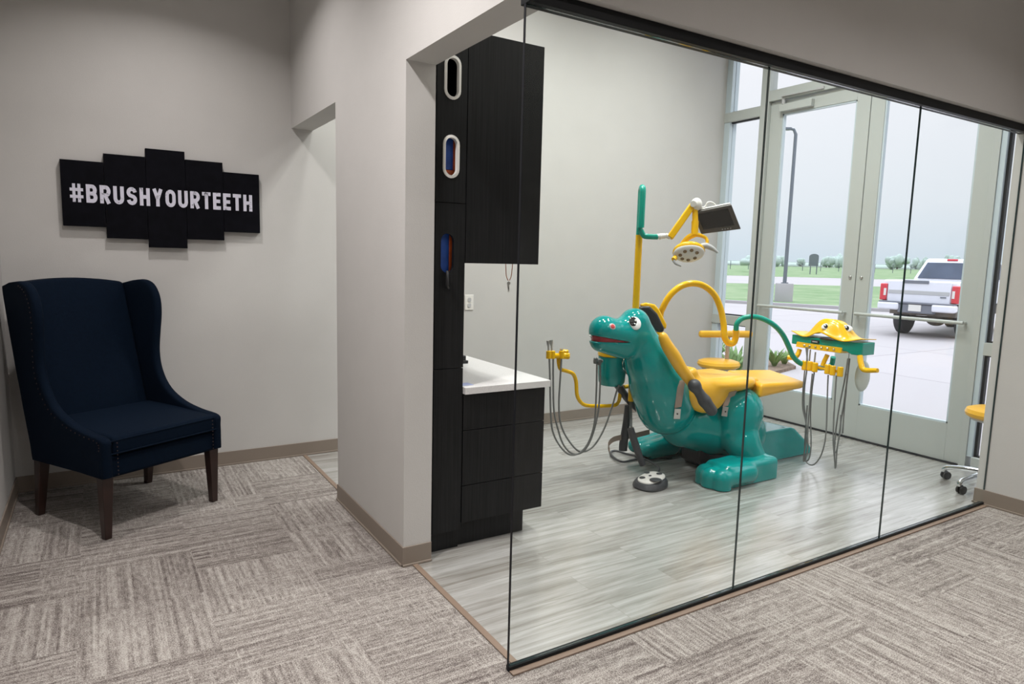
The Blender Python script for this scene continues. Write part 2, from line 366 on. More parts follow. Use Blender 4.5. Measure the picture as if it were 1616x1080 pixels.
    def build(s, name, mats, parent=None, smooth=True, bevel=0, angle=35, seg=2):
        vs = s.v
        if s.T is not None: vs = [s.T @ Vector(v) for v in vs]
        if parent is not None:
            wl = world_loc(parent); vs = [Vector(v) - wl for v in vs]
        me = bpy.data.meshes.new(name); me.from_pydata([tuple(v) for v in vs], [], s.f)
        bm = bmesh.new(); bm.from_mesh(me)
        if any(s.mi):
            for f, k in zip(bm.faces, s.mi): f.material_index = k
        bmesh.ops.recalc_face_normals(bm, faces=bm.faces); bm.to_mesh(me); bm.free()
        for mt in (mats if isinstance(mats, (list, tuple)) else [mats]): me.materials.append(M[mt] if isinstance(mt, str) else mt)
        if smooth:
            me.polygons.foreach_set('use_smooth', [True] * len(me.polygons)); me.set_sharp_from_angle(angle=math.radians(angle))
        o = bpy.data.objects.new(name, me); C.objects.link(o)
        if parent is not None: o.parent = parent
        if bevel:
            b = o.modifiers.new('bevel', 'BEVEL'); b.width = bevel; b.segments = seg; b.limit_method = 'ANGLE'; b.angle_limit = math.radians(40); b.harden_normals = False
        return o
def crom(pts, rs, n):
    P = [pts[0] * 2 - pts[1]] + pts + [pts[-1] * 2 - pts[-2]]; R = [rs[0]] + rs + [rs[-1]]; o = []; q = []
    for i in range(1, len(P) - 2):
        for k in range(n):
            t = k / n; a, b, c, d = P[i - 1:i + 3]; ra, rb, rc, rd = R[i - 1:i + 3]
            o.append(0.5 * ((2 * b) + (c - a) * t + (2 * a - 5 * b + 4 * c - d) * t * t + (3 * b - a - 3 * c + d) * t ** 3)); q.append(rb + (rc - rb) * t)
    return o + [pts[-1]], q + [rs[-1]]
def rrect(w, h, r, n=6):
    o = []
    for cx, cy, a0 in ((w - r, h - r, 0), (-w + r, h - r, 90), (-w + r, -h + r, 180), (w - r, -h + r, 270)):
        for k in range(n + 1):
            a = math.radians(a0 + 90 * k / n); o.append((cx + r * math.cos(a), cy + r * math.sin(a)))
    return o

# --- organic forms: distance fields of rounded shapes, polygonised (surface nets)
def s_cap(P, a, b, ra, rb):
    a, b = np.array(a, dtype=np.float32), np.array(b, dtype=np.float32); ab = b - a
    t = np.clip(((P - a) @ ab) / max(float(ab @ ab), 1e-9), 0, 1)
    return np.linalg.norm(P - (a + t[..., None] * ab), axis=-1) - (ra + (rb - ra) * t)
def s_ell(P, c, r, rot=None):
    q = P - np.array(c, dtype=np.float32)
    if rot is not None: q = q @ np.array(rot, dtype=np.float32)
    r = np.array(r, dtype=np.float32); k0 = np.linalg.norm(q / r, axis=-1); k1 = np.linalg.norm(q / (r * r), axis=-1)
    return k0 * (k0 - 1) / np.maximum(k1, 1e-6)
def s_box(P, c, h, rad, rot=None):
    q = P - np.array(c, dtype=np.float32)
    if rot is not None: q = q @ np.array(rot, dtype=np.float32)
    q = np.abs(q) - (np.array(h, dtype=np.float32) - rad)
    return np.linalg.norm(np.maximum(q, 0), axis=-1) + np.minimum(q.max(-1), 0) - rad
def smin(a, b, k):
    if k <= 0: return np.minimum(a, b)
    h = np.maximum(k - np.abs(a - b), 0) / k; return np.minimum(a, b) - h * h * k * 0.25
def nets(lo, hi, vox, fn, name, mats, parent, matfn=None, smooth_it=0):
    lo, hi = np.array(lo, dtype=np.float32), np.array(hi, dtype=np.float32)
    n = np.ceil((hi - lo) / vox).astype(int) + 1
    ax = [lo[i] + vox * np.arange(n[i], dtype=np.float32) for i in range(3)]
    F = np.empty(n, dtype=np.float32)
    for i0 in range(0, n[0], 24):      # in slabs, to keep memory low
        P = np.stack(np.meshgrid(ax[0][i0:i0 + 24], ax[1], ax[2], indexing='ij'), -1); F[i0:i0 + 24] = fn(P)
    S = F < 0
    c = [S[dx:n[0] - 1 + dx, dy:n[1] - 1 + dy, dz:n[2] - 1 + dz] for dx in (0, 1) for dy in (0, 1) for dz in (0, 1)]
    cnt = sum(x.astype(np.int8) for x in c); act = (cnt > 0) & (cnt < 8)
    idx = np.full(act.shape, -1, dtype=np.int64); ii = np.argwhere(act); idx[act] = np.arange(len(ii))
    acc = np.zeros((len(ii), 3)); num = np.zeros(len(ii))
    cor = [(a, b, d) for a in (0, 1) for b in (0, 1) for d in (0, 1)]
    for a in cor:
        for k in range(3):
            if a[k]: continue
            b = list(a); b[k] = 1
            fa = F[ii[:, 0] + a[0], ii[:, 1] + a[1], ii[:, 2] + a[2]]; fb = F[ii[:, 0] + b[0], ii[:, 1] + b[1], ii[:, 2] + b[2]]
            msk = (fa < 0) != (fb < 0); t = np.where(msk, fa / np.where(msk, fa - fb, 1), 0)
            p = np.array(a)[None] + np.eye(3)[k][None] * t[:, None]
            acc += p * msk[:, None]; num += msk
    V = lo + (ii + acc / num[:, None]) * vox
    quads = []
    for k in range(3):
        o1, o2 = [(1, 2), (2, 0), (0, 1)][k]
        sl0 = [slice(1, n[i] - 1) for i in range(3)]; sl1 = [slice(1, n[i] - 1) for i in range(3)]
        sl0[k] = slice(0, n[k] - 1); sl1[k] = slice(1, n[k])
        A, B = S[tuple(sl0)], S[tuple(sl1)]
        for flip, msk in ((False, A & ~B), (True, ~A & B)):
            e = np.argwhere(msk)
            if not len(e): continue
            e = e + np.array([0 if i == k else 1 for i in range(3)])
            def g(d1, d2):
                q = e.copy(); q[:, o1] -= d1; q[:, o2] -= d2; return idx[q[:, 0], q[:, 1], q[:, 2]]
            f = np.stack([g(1, 1), g(0, 1), g(0, 0), g(1, 0)], 1)
            quads.append(f[:, ::-1] if flip else f)
    Q = np.concatenate(quads)
    if parent is not None: V = V - np.array(world_loc(parent))
    me = bpy.data.meshes.new(name); me.from_pydata(V.tolist(), [], Q.tolist())
    for mt in (mats if isinstance(mats, (list, tuple)) else [mats]): me.materials.append(M[mt])
    me.polygons.foreach_set('use_smooth', [True] * len(me.polygons))
    o = bpy.data.objects.new(name, me); C.objects.link(o)
    if parent is not None: o.parent = parent
    if smooth_it:
        sm = o.modifiers.new('smooth', 'SMOOTH'); sm.factor = 0.5; sm.iterations = smooth_it
    return o

# ================================================================== SETTING
X0, X1 = 1.29, 1.445           # the dividing wall
YB = 5.27                      # back wall
YG = 2.065                     # glass partition
XR = 5.115                     # right wall of the hall
XS = 5.985                     # glazed entrance
ZH = 2.515                     # soffit of the openings
def struct(name, mb, mt, bevel=0, label=None):
    o = mb.build(name, mt, None, smooth=False, bevel=bevel); o['kind'] = 'structure'
    return o
struct('floor', MB().box((-0.7, -3.1, -0.15), (X0 + 0.05, YB, 0)).box((X0 + 0.05, -3.1, -0.15), (XR + 0.2, YG, 0)), 'carpet')
struct('floor_planks', MB().box((X0 + 0.05, YG, -0.15), (XR + 0.2, YB, -0.001)).box((XR + 0.2, 1.2, -0.15), (XS + 0.06, YB, -0.001)), 'plank')
struct('ceiling', MB().box((-0.7, -3.1, HC), (X1, YB + 0.2, HC + 0.1)).box((X1, -3.1, HC), (XR + 0.2, YG + 0.06, HC + 0.1)), 'ceil')
struct('ceiling_room', MB().box((X0, YG - 0.1, OC), (XS + 0.2, YB + 0.2, OC + 0.1)).box((XR, 1.1, OC), (XS + 0.2, YG, OC + 0.1)), 'ceil')
struct('wall_left', MB().box((-0.7, -3.1, 0), (-0.5, YB + 0.2, HC)), 'paint')
struct('wall_back', MB().box((-0.7, YB, 0), (XS + 0.06, YB + 0.2, OC)), 'paint')
struct('wall_behind', MB().box((-0.7, -3.2, 0), (XR + 0.2, -3.1, HC)), 'paint')
struct('wall_right', MB().box((XR, -3.1, 0), (XR + 0.15, 2.115, OC)), 'paint')
struct('wall_alcove', MB().box((XR + 0.15, 1.0, 0), (XS + 0.3, 1.1, OC)), 'paint')
struct('wall_divider', MB().box((X0, 3.09, 0), (X1, 4.19, OC)).box((X0, YG + 0.065, ZH), (X1, 3.09, OC)).box((X0, 4.19, ZH), (X1, YB, OC)), 'paint')
struct('wall_header', MB().box((X0, YG - 0.065, ZH), (XR, YG + 0.065, OC)), 'paint')
# rubber base, with the small toe at the floor
def basebrd(name, x0, y0, x1, y1, nx, ny):
    t = 0.008; m = MB()
    a, b = (min(x0, x1), min(y0, y1)), (max(x0, x1), max(y0, y1))
    m.box((a[0] + min(nx * t, 0), a[1] + min(ny * t, 0), 0.0), (b[0] + max(nx * t, 0), b[1] + max(ny * t, 0), 0.105))
    m.box((a[0] + min(nx * 2 * t, 0), a[1] + min(ny * 2 * t, 0), 0.0), (b[0] + max(nx * 2 * t, 0), b[1] + max(ny * 2 * t, 0), 0.012))
    struct(name, m, 'base', bevel=0.002)
basebrd('baseboard_left', -0.5, -3.1, -0.5, YB, 1, 0)
basebrd('baseboard_back', -0.5, YB, XS - 0.06, YB, 0, -1)
basebrd('baseboard_divider', X0, 3.09, X0, 4.19, -1, 0)
basebrd('baseboard_divider_end', X0 - 0.008, 3.09, X1, 3.09, 0, -1)
basebrd('baseboard_right', XR, -3.1, XR, 2.115, -1, 0)
basebrd('baseboard_right_end', XR - 0.008, 2.115, XR + 0.15, 2.115, 0, 1)
struct('trim_1', MB().box((X0 + 0.045, YG - 0.02, 0), (X0 + 0.075, 3.075, 0.006)), 'bronze', 0.002)
struct('trim_2', MB().box((X0 + 0.045, 4.195, 0), (X0 + 0.075, YB - 0.02, 0.006)), 'bronze', 0.002)
struct('trim_3', MB().box((X0 + 0.01, YG - 0.04, 0), (XR - 0.02, YG - 0.008, 0.008)), 'bronze', 0.002)

# glass partition: black channels, three panes, dark joints
ch = empty('glass_partition', ((X0 + XR) / 2, YG, 0), 'frameless clear glass partition between the carpeted hall and the treatment room', 'glass partition')
MB().box((X0 + 0.01, YG - 0.013, 0.001), (XR - 0.012, YG + 0.013, 0.022)).build('bottom_channel', 'channel', ch, bevel=0.001)
MB().box((X0 + 0.01, YG - 0.03, ZH - 0.045), (XR - 0.012, YG + 0.03, ZH - 0.001)).build('top_channel', 'channel', ch, bevel=0.002)
js = [X0 + 0.01, 2.59, 3.855, XR - 0.002]
for i in range(3):
    a, b = js[i] + 0.0013, js[i + 1] - 0.0013
    m = MB(); x0, x1, y0, y1, z0, z1 = a, b, YG - 0.005, YG + 0.005, 0.0225, ZH - 0.0455
    vs = [(x0, y0, z0), (x1, y0, z0), (x1, y1, z0), (x0, y1, z0), (x0, y0, z1), (x1, y0, z1), (x1, y1, z1), (x0, y1, z1)]
    m.add(vs, [(0, 1, 5, 4), (2, 3, 7, 6)]); m.m = 1; m.add(vs, [(0, 3, 2, 1), (4, 5, 6, 7), (1, 2, 6, 5), (3, 0, 4, 7)])
    m.build('pane', ['glass', 'glassedge'], ch, smooth=False)
MB().box((js[0] - 0.001, YG - 0.006, 0.0), (js[0] + 0.0012, YG + 0.006, ZH - 0.045)).build('edge_strip', 'gasket', ch)
for x in js[1:3]:
    MB().box((x - 0.0012, YG - 0.0045, 0.022), (x + 0.0012, YG + 0.0045, ZH - 0.045)).build('joint', 'gasket', ch)
MB().box((js[3] - 0.0012, YG - 0.0045, 0.022), (js[3] + 0.0019, YG + 0.0045, ZH - 0.045)).build('joint', 'gasket', ch)

# ---------------- glazed entrance (window_1 left sidelite, door_1, door_2, window_2 right sidelite, window_3 transoms)
FX0, FX1 = XS - 0.06, XS + 0.06
def fr(name, parts, mt='alu', bevel=0.002, mats=None):
    m = MB()
    for a, b in parts: m.box(a, b)
    return struct(name, m, mt, bevel)
ZD = 3.235     # top of the doors
Ya, Yb, Yc, Yd = YB, 4.80, 4.70, 2.60    # left wall, left mullion, doors, right mullion
Ye = 1.1
fr('trim_4', [((FX0, Yc, 0), (FX1, Yb, OC))])                       # mullion left of the doors
fr('trim_5', [((FX0, Yd - 0.05, 0), (FX1, Yd, OC))]); fr('trim_17', [((FX0 + 0.01, Yd - 0.09, 0.1), (FX1, Yd - 0.05, OC))], 'bluealu')                # mullion right of the doors
fr('trim_6', [((FX0, Yd, ZD + 0.01), (FX1, Yc, ZD + 0.115))])       # door head
fr('trim_7', [((FX0, Yb, 3.12), (FX1, Ya, 3.22))])                  # transom bar, left
fr('trim_8', [((FX0, Ye, 3.12), (FX1, Yd - 0.09, 3.22))])
fr('trim_9', [((FX0, Yb, 0.93), (FX1, Ya, 1.03))])                  # low bars of the sidelites
fr('trim_10', [((FX0, Ye, 0.93), (FX1, Yd - 0.09, 1.03))])
fr('trim_11', [((FX0, Yb, 0), (FX1, Ya, 0.10))]); fr('trim_12', [((FX0, Ye, 0), (FX1, Yd - 0.09, 0.10))])
fr('trim_13', [((FX0 + 0.01, Ya - 0.075, 0.1), (FX1, Ya, OC))], 'bluealu')
fr('trim_14', [((FX0, Ye, OC - 0.1), (FX1, Ya, OC))])
fr('trim_15', [((FX0, Ye, 0), (FX1, Ye + 0.06, OC))])
fr('trim_16', [((XS - 0.05, Yd - 0.1, 0.001), (XS + 0.07, Yc, 0.006))], 'gasket')
def win(name, y0, y1, z0, z1, dark_side=False):
    m = MB().box((XS - 0.006, y0, z0), (XS + 0.006, y1, z1)); o = struct(name, m, 'winglass')
    g = MB()   # dark gasket around the pane
    t = 0.012
    g.box((XS - 0.02, y0, z0), (XS + 0.02, y0 + t, z1)).box((XS - 0.02, y0, z0), (XS + 0.02, y1, z0 + t)).box((XS - 0.02, y0, z1 - t), (XS + 0.02, y1, z1))
    if dark_side: g.box((XS - 0.02, y1 - 0.02, z0), (XS + 0.02, y1, z1))
    gg = g.build('gasket', 'gasket', o, smooth=False)
win('window_1', Yb, Ya - 0.075, 1.03, 3.12); win('window_2', Yb, Ya - 0.075, 0.10, 0.93); win('window_3', Yb, Ya - 0.075, 3.22, OC - 0.1)
win('window_4', Ye + 0.06, Yd - 0.09, 1.03, 3.12, True); win('window_5', Ye + 0.06, Yd - 0.09, 0.10, 0.93, True); win('window_6', Ye + 0.06, Yd - 0.09, 3.22, OC - 0.1, True)
win('window_7', Yd, Yc, ZD + 0.115, OC - 0.1)
def door(name, y0, y1, hinge_left):
    # y0 < y1 ; leaf of wide-stile aluminium with one tall pane
    r = empty(name, (XS, (y0 + y1) / 2, 0), kind='structure')
    r['label'] = 'tall glazed aluminium entrance door leaf, ' + ('left of the pair' if hinge_left else 'right of the pair')
    sy0, sy1 = (y0 + 0.128, y1 - 0.145) if hinge_left else (y0 + 0.124, y1 - 0.128)
    zb, zt = 0.325, ZD - 0.13; xa, xb = XS - 0.022, XS + 0.022
    MB().box((xa, sy1, 0.012), (xb, y1, ZD)).build('stile', 'alu', r, bevel=0.002, smooth=False)
    MB().box((xa, y0, 0.012), (xb, sy0, ZD)).build('stile', 'alu', r, bevel=0.002, smooth=False)
    MB().box((xa, sy0, zt), (xb, sy1, ZD)).build('top_rail', 'alu', r, smooth=False)
    MB().box((xa, sy0, 0.012), (xb, sy1, zb)).build('bottom_rail', 'alu', r, smooth=False)
    MB().box((XS - 0.004, sy0, zb), (XS + 0.004, sy1, zt)).build('pane', 'winglass', r, smooth=False)
    t = 0.014
    b = MB(); b.box((xa + 0.006, sy0, zb), (xb, sy0 + t, zt)).box((xa + 0.006, sy1 - t, zb), (xb, sy1, zt)).box((xa + 0.006, sy0, zb), (xb, sy1, zb + t)).box((xa + 0.006, sy0, zt - t), (xb, sy1, zt))
    b.build('glazing_bead', 'bluealu', r, smooth=False)
    p = MB(); zz = 1.17; ox = xa - 0.05
    p.tube([(xa, y0 + 0.07, zz), (ox + 0.01, y0 + 0.07, zz), (ox, y0 + 0.085, zz)], 0.011, 10); p.tube([(xa, y1 - 0.05, zz), (ox + 0.01, y1 - 0.05, zz), (ox, y1 - 0.065, zz)], 0.011, 10)
    p.tube([(ox, y0 + 0.065, zz), (ox, y1 - 0.045, zz)], 0.0145, 12)
    p.build('push_bar', 'alu', r)
    yl = y0 + 0.05 if hinge_left else y1 - 0.05
    MB().lathe([(0.014, 0), (0.014, 0.008), (0.008, 0.014)], (xa, yl, 1.50), (-1, 0, 0), 16).build('lock_cylinder', 'steel', r)
    return r
Ym = 3.632
d1 = door('door_1', Ym + 0.004, Yc - 0.004, True); d2 = door('door_2', Yd + 0.004, Ym - 0.004, False)
cl = empty('door_closer', (XS - 0.03, 4.36, ZD - 0.04), 'silver overhead door closer on the left entrance door', 'door closer')
MB().box((XS - 0.075, 4.20, ZD - 0.115), (XS - 0.0225, 4.56, ZD - 0.045)).build('body', 'alu', cl, bevel=0.004)
MB().tube([(XS - 0.05, 4.53, ZD - 0.04), (XS - 0.05, 4.53, ZD + 0.02)], 0.018, 14).build('pivot', 'silver', cl)
MB().obox((XS - 0.07, 4.33, ZD + 0.03), (0.05, -1, 0), (1, 0, 0), (0, 0, 1), (0.21, 0.012, 0.005)).build('arm', 'silver', cl, bevel=0.001)
MB().box((XS - 0.075, 4.08, ZD + 0.022), (XS - 0.06, 4.16, ZD + 0.045)).build('bracket', 'silver', cl, bevel=0.001)

# ================================================================== OUTSIDE (frame aligned with the street: u ahead, v across)
Fw = Vector((0.527, 0.850, 0)); Rt = Vector((0.850, -0.527, 0))
def uv(u, v, z=0): p = Fw * u + Rt * v; return Vector((p.x, p.y, z))
ZG = -0.1
g = MB().add([(XS + 0.06, -60, ZG), (260, -60, ZG), (260, 200, ZG), (XS + 0.06, 200, ZG)], [(0, 1, 2, 3)])
m_, n_, b_ = new_mat('parking_slabs')
t_ = N(n_, 'ShaderNodeTexCoord'); br_ = N(n_, 'ShaderNodeTexBrick'); br_.offset = 0; br_.inputs['Scale'].default_value = 1; br_.inputs['Brick Width'].default_value = 3.6; br_.inputs['Row Height'].default_value = 3.6
br_.inputs['Mortar Size'].default_value = 0.02; br_.inputs['Color1'].default_value = (0.40, 0.37, 0.37, 1); br_.inputs['Color2'].default_value = (0.43, 0.395, 0.395, 1); br_.inputs['Mortar'].default_value = (0.28, 0.26, 0.26, 1)
n_.links.new(t_.outputs['Object'], br_.inputs['Vector']); n_.links.new(br_.outputs['Color'], b_.inputs['Base Color']); b_.inputs['Roughness'].default_value = 0.9
M['slab'] = m_
tag(g.build('parking_lot', 'slab', None, smooth=False), kind='structure')
def strip(name, u0, u1, v0, v1, z, mt, z1=None):
    z1 = z if z1 is None else z1
    m = MB().hexa([uv(u0, v0, z - 0.25), uv(u0, v1, z - 0.25), uv(u1, v1, z1 - 0.25), uv(u1, v0, z1 - 0.25), uv(u0, v0, z), uv(u0, v1, z), uv(u1, v1, z1), uv(u1, v0, z1)])
    return tag(m.build(name, mt, None, smooth=False), kind='structure')
def slab_uv(name, pts, z, mt): return tag(MB().prism([uv(u, v, z) for u, v in pts], (0, 0, -0.25)).build(name, mt, None, smooth=False), kind='structure')
slab_uv('lawn', [(48, -20), (25.9, 14.6), (56, 30.5), (52, -20)], ZG + 0.10, 'grass')
slab_uv('kerb', [(47.7, -20.4), (25.5, 14.6), (25.9, 14.6), (48, -20)], ZG + 0.12, 'conc')
strip('far_lawn', 95, 240, -160, 320, ZG + 0.02, 'grass', 1.1)
strip('far_road', 240, 246, -200, 420, 1.16, 'conc')
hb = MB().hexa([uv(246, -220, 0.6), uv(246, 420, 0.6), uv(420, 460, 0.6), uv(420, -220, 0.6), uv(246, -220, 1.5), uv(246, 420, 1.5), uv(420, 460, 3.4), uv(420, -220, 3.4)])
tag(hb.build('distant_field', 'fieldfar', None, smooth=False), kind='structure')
# fence
fe = empty('fence', uv(150, 60, 0.3), 'long thin wire fence across the far grass field', 'fence')
fm = MB()
for k in range(60):
    p = uv(150, -20 + k * 4, 0.3); fm.box(p + Vector((-0.05, -0.05, 0)), p + Vector((0.05, 0.05, 1.9)))
fm.build('post', 'pole', fe)['kind'] = 'stuff'
wm = MB()
for h in (0.9, 1.4, 1.9): wm.tube([uv(150, -20, 0.3 + h), uv(150, 216, 0.3 + h)], 0.025, 5)
wm.build('wire', 'pole', fe)
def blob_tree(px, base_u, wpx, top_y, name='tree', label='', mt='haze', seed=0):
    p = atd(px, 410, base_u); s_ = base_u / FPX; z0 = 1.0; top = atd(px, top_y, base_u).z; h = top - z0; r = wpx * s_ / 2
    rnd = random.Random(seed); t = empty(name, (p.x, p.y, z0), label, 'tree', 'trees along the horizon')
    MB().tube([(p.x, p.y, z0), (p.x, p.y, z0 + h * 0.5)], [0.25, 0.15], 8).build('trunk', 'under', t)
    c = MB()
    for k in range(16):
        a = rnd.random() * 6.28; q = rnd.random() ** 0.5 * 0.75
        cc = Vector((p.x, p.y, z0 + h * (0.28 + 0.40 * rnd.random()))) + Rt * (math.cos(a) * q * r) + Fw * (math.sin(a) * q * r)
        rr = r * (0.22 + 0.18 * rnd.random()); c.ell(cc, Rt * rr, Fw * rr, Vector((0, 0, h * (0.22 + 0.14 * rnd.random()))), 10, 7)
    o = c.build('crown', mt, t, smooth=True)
    tx = bpy.data.textures.new('leafnoise', 'CLOUDS'); tx.noise_scale = 0.8
    dm = o.modifiers.new('d', 'DISPLACE'); dm.texture = tx; dm.strength = r * 0.3
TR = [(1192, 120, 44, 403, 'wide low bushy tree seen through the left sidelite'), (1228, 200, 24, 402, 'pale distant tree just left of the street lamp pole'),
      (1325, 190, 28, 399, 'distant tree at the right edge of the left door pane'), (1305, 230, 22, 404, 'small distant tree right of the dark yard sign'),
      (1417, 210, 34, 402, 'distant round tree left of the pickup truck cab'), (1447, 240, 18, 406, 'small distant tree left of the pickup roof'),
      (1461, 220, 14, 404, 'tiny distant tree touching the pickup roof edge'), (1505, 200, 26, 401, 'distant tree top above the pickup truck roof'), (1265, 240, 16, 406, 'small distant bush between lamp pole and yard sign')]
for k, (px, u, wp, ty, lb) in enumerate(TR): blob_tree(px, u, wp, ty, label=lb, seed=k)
# yard sign
p = atd(1284, 422, 115); s_ = 115 / FPX
ys = empty('yard_sign', (p.x, p.y, p.z), 'dark round-topped sign board standing in the far grass', 'sign')
ol = [(-7, 2), (7, 2), (7, 17)] + [(7 * math.cos(math.radians(a)), 17 + 4 * math.sin(math.radians(a))) for a in range(10, 180, 17)] + [(-7, 17)]
MB().prism([Vector(p) + Rt * (x * s_) + Vector((0, 0, y * s_)) for x, y in ol], Fw * 0.3).build('board', 'pole', ys, smooth=False)
for dx in (-5, 5): MB().box(Vector(p) + Rt * dx * s_ + Vector((-0.06, -0.06, -1.2)), Vector(p) + Rt * dx * s_ + Vector((0.06, 0.06, 0.4))).build('post', 'pole', ys)
# street lamp
b = atz(1236, 476, ZG + 0.1); D = dep(b); s_ = D / FPX
sl = empty('street_lamp', b, 'tall grey street lamp on a round concrete footing beyond the left door', 'street lamp')
MB().lathe([(13.5 * s_, -0.05), (13.5 * s_, 27 * s_), (12.8 * s_, 28.5 * s_)], b, seg=28).build('footing', 'conc', sl)
zt = atd(1250, 211, D).z
MB().lathe([(5.5 * s_, 28.5 * s_), (5.5 * s_, 30 * s_)], b, seg=20).build('base_plate', 'pole', sl)
MB().tube([b + Vector((0, 0, 28 * s_)), Vector((b.x, b.y, zt - 0.2)), Vector((b.x, b.y, zt)) - Rt * 0.1, Vector((b.x, b.y, zt + 0.03)) - Rt * 0.35], [3.0 * s_, 2.6 * s_, 2.2 * s_, 1.8 * s_], 10).build('pole', 'pole', sl)
MB().obox(Vector((b.x, b.y, zt + 0.02)) - Rt * 0.55, Rt, Fw, (0, 0, 1), (0.32, 0.14, 0.05)).build('lamp_head', 'pole', sl, bevel=0.02)
# mulch bed & plants next to the entrance
bed = MB().prism([(7.2, 6.15, ZG + 0.05), (9.75, 6.83, ZG + 0.05), (10.3, 7.5, ZG + 0.05), (9.0, 8.8, ZG + 0.05), (7.0, 8.8, ZG + 0.05)], (0, 0, -0.15)); tag(bed.build('planting_bed', 'mulch', None, smooth=False), kind='structure')
def plant(p, h, n, label, seed):
    rnd = random.Random(seed); m = MB()
    for k in range(n):
        a = rnd.random() * 6.283; l = h * (0.6 + 0.5 * rnd.random()); lean = 0.25 + 0.6 * rnd.random(); d = Vector((math.cos(a), math.sin(a), 0)); sd = Vector((-d.y, d.x, 0)); wd = l * 0.07
        b0 = Vector(p) + d * 0.03; vs = []
        for i in range(5):
            t = i / 4; c = b0 + d * (lean * l * t ** 1.5) + Vector((0, 0, l * (t - 0.35 * lean * t * t))); ww = wd * math.sin(math.pi * (0.12 + 0.86 * t)); vs += [c - sd * ww, c + sd * ww + Vector((0, 0, ww * 0.3))]
        m.add(vs, [(2 * i, 2 * i + 1, 2 * i + 3, 2 * i + 2) for i in range(4)])
        m.tube([b0, b0 + Vector((0, 0, l * 0.15))], wd * 0.25, 5)
    o = m.build('shrub', 'leaf', None, smooth=True); o.modifiers.new('s', 'SOLIDIFY').thickness = 0.003
    tag(o, label, 'plant', 'shrubs in the mulch bed')
for k, (x, y, h, lb) in enumerate([(7.65, 6.40, 0.50, 'leafy green shrub in mulch seen below the yellow stool backrest'), (8.15, 6.72, 0.45, 'green shrub in mulch just behind the leafy one by the stool post'), (8.5, 7.5, 0.5, 'dark green shrub in mulch farthest back left of the door'),
                               (9.35, 6.95, 0.32, 'spiky green shrub in mulch seen under the teal arm'), (9.7, 7.02, 0.26, 'small grassy shrub beside the spiky one under the teal arm')]):
    plant((x, y, ZG + 0.06), h, 46, lb, 20 + k)

# pickup truck
T = Matrix.Translation((17.0, 8.72, ZG)) @ Matrix.Rotation(math.radians(8.0), 4, 'Z') @ Matrix.Diagonal((1, 0.87, 0.985, 1))
# local: x forward (truck length), y left/right (+y = left side of truck, -y = right), z up, origin under tail
tr = empty('pickup_truck', (17.0, 8.72, ZG), 'white crew cab pickup truck parked outside, seen from behind', 'pickup truck')
def TM(): return MB(T)
W = 1.0
def bodyprof(y):
    return None
bd = TM(); bd.hexa([(-0.02, -W, 0.88), (5.2, -W, 0.80), (5.2, W, 0.80), (-0.02, W, 0.88), (0.0, -W + 0.04, 1.42), (5.6, -W + 0.04, 1.42), (5.6, W - 0.04, 1.42), (0.0, W - 0.04, 1.42)])
bd.build('body', 'truck', tr, bevel=0.05, seg=3)
cb_ = TM(); cb_.hexa([(1.75, -0.93, 1.40), (4.3, -0.93, 1.40), (4.3, 0.93, 1.40), (1.75, 0.93, 1.40), (2.1, -0.72, 1.99), (3.6, -0.72, 1.99), (3.6, 0.72, 1.99), (2.1, 0.72, 1.99)])
cab = cb_.build('cab', 'truck', tr, bevel=0.06, seg=3)
rw = TM()   # rear window on the sloping back of the cab
def cabp(y, t): return ((1.75 + 0.35 * t) - 0.012, y * (0.93 - 0.21 * t), 1.40 + 0.59 * t)
rw.add([cabp(-0.86, 0.1), cabp(0.86, 0.1), cabp(0.84, 0.8), cabp(-0.84, 0.8)], [(0, 1, 2, 3)]); ww_ = rw.build('rear_window', 'cglass', tr, smooth=False); ww_.modifiers.new('s', 'SOLIDIFY').thickness = 0.02
for sgn in (-1, 1):
    sw = TM()
    def sidep(x, t): return (x, sgn * (0.93 - 0.21 * t + 0.014), 1.40 + 0.59 * t)
    sw.add([sidep(2.05, 0.12), sidep(2.95, 0.12), sidep(2.9, 0.8), sidep(2.25, 0.8)], [(0, 1, 2, 3)]); sw.add([sidep(3.05, 0.12), sidep(3.95, 0.12), sidep(3.5, 0.8), sidep(3.0, 0.8)], [(0, 1, 2, 3)])
    q = sw.build('side_window', 'cglass', tr, smooth=False); q.modifiers.new('s', 'SOLIDIFY').thickness = 0.02
tg = TM(); tg.box((-0.05, -0.80, 0.86), (0.0, 0.80, 1.40)); tgo = tg.build('tailgate', 'truck', tr, bevel=0.015)
TM().box((-0.062, -0.77, 1.08), (-0.05, 0.77, 1.17)).build('tailgate_recess', 'silver', tgo, bevel=0.004)
TM().box((-0.066, -0.70, 1.02), (-0.05, -0.56, 1.05)).build('badge', 'greyplastic', tgo)
TM().box((-0.07, -0.25, 1.345), (-0.03, 0.42, 1.425)).build('tailgate_handle', 'greyplastic', tgo, bevel=0.01)
for sgn in (-1, 1):
    tl = TM(); tl.hexa([(-0.045, sgn * 0.80, 0.90), (0.14, sgn * 1.0, 0.90), (0.14, sgn * 0.9, 0.90), (0.0, sgn * 0.80, 0.90), (-0.045, sgn * 0.80, 1.34), (0.16, sgn * 0.985, 1.34), (0.14, sgn * 0.9, 1.34), (0.0, sgn * 0.80, 1.34)])
    q = TM().box((-0.06, sgn * 0.82, 0.90), (0.10, sgn * 1.008, 1.32)).build('tail_lamp', 'tail', tr, bevel=0.02)
    TM().box((-0.066, sgn * 0.835, 1.02), (-0.05, sgn * 0.90, 1.20)).build('reverse_lens', 'white', q, bevel=0.004)
TM().box((2.05, -0.14, 1.93), (2.14, 0.14, 1.985)).build('brake_light', 'tail', tr, bevel=0.01)
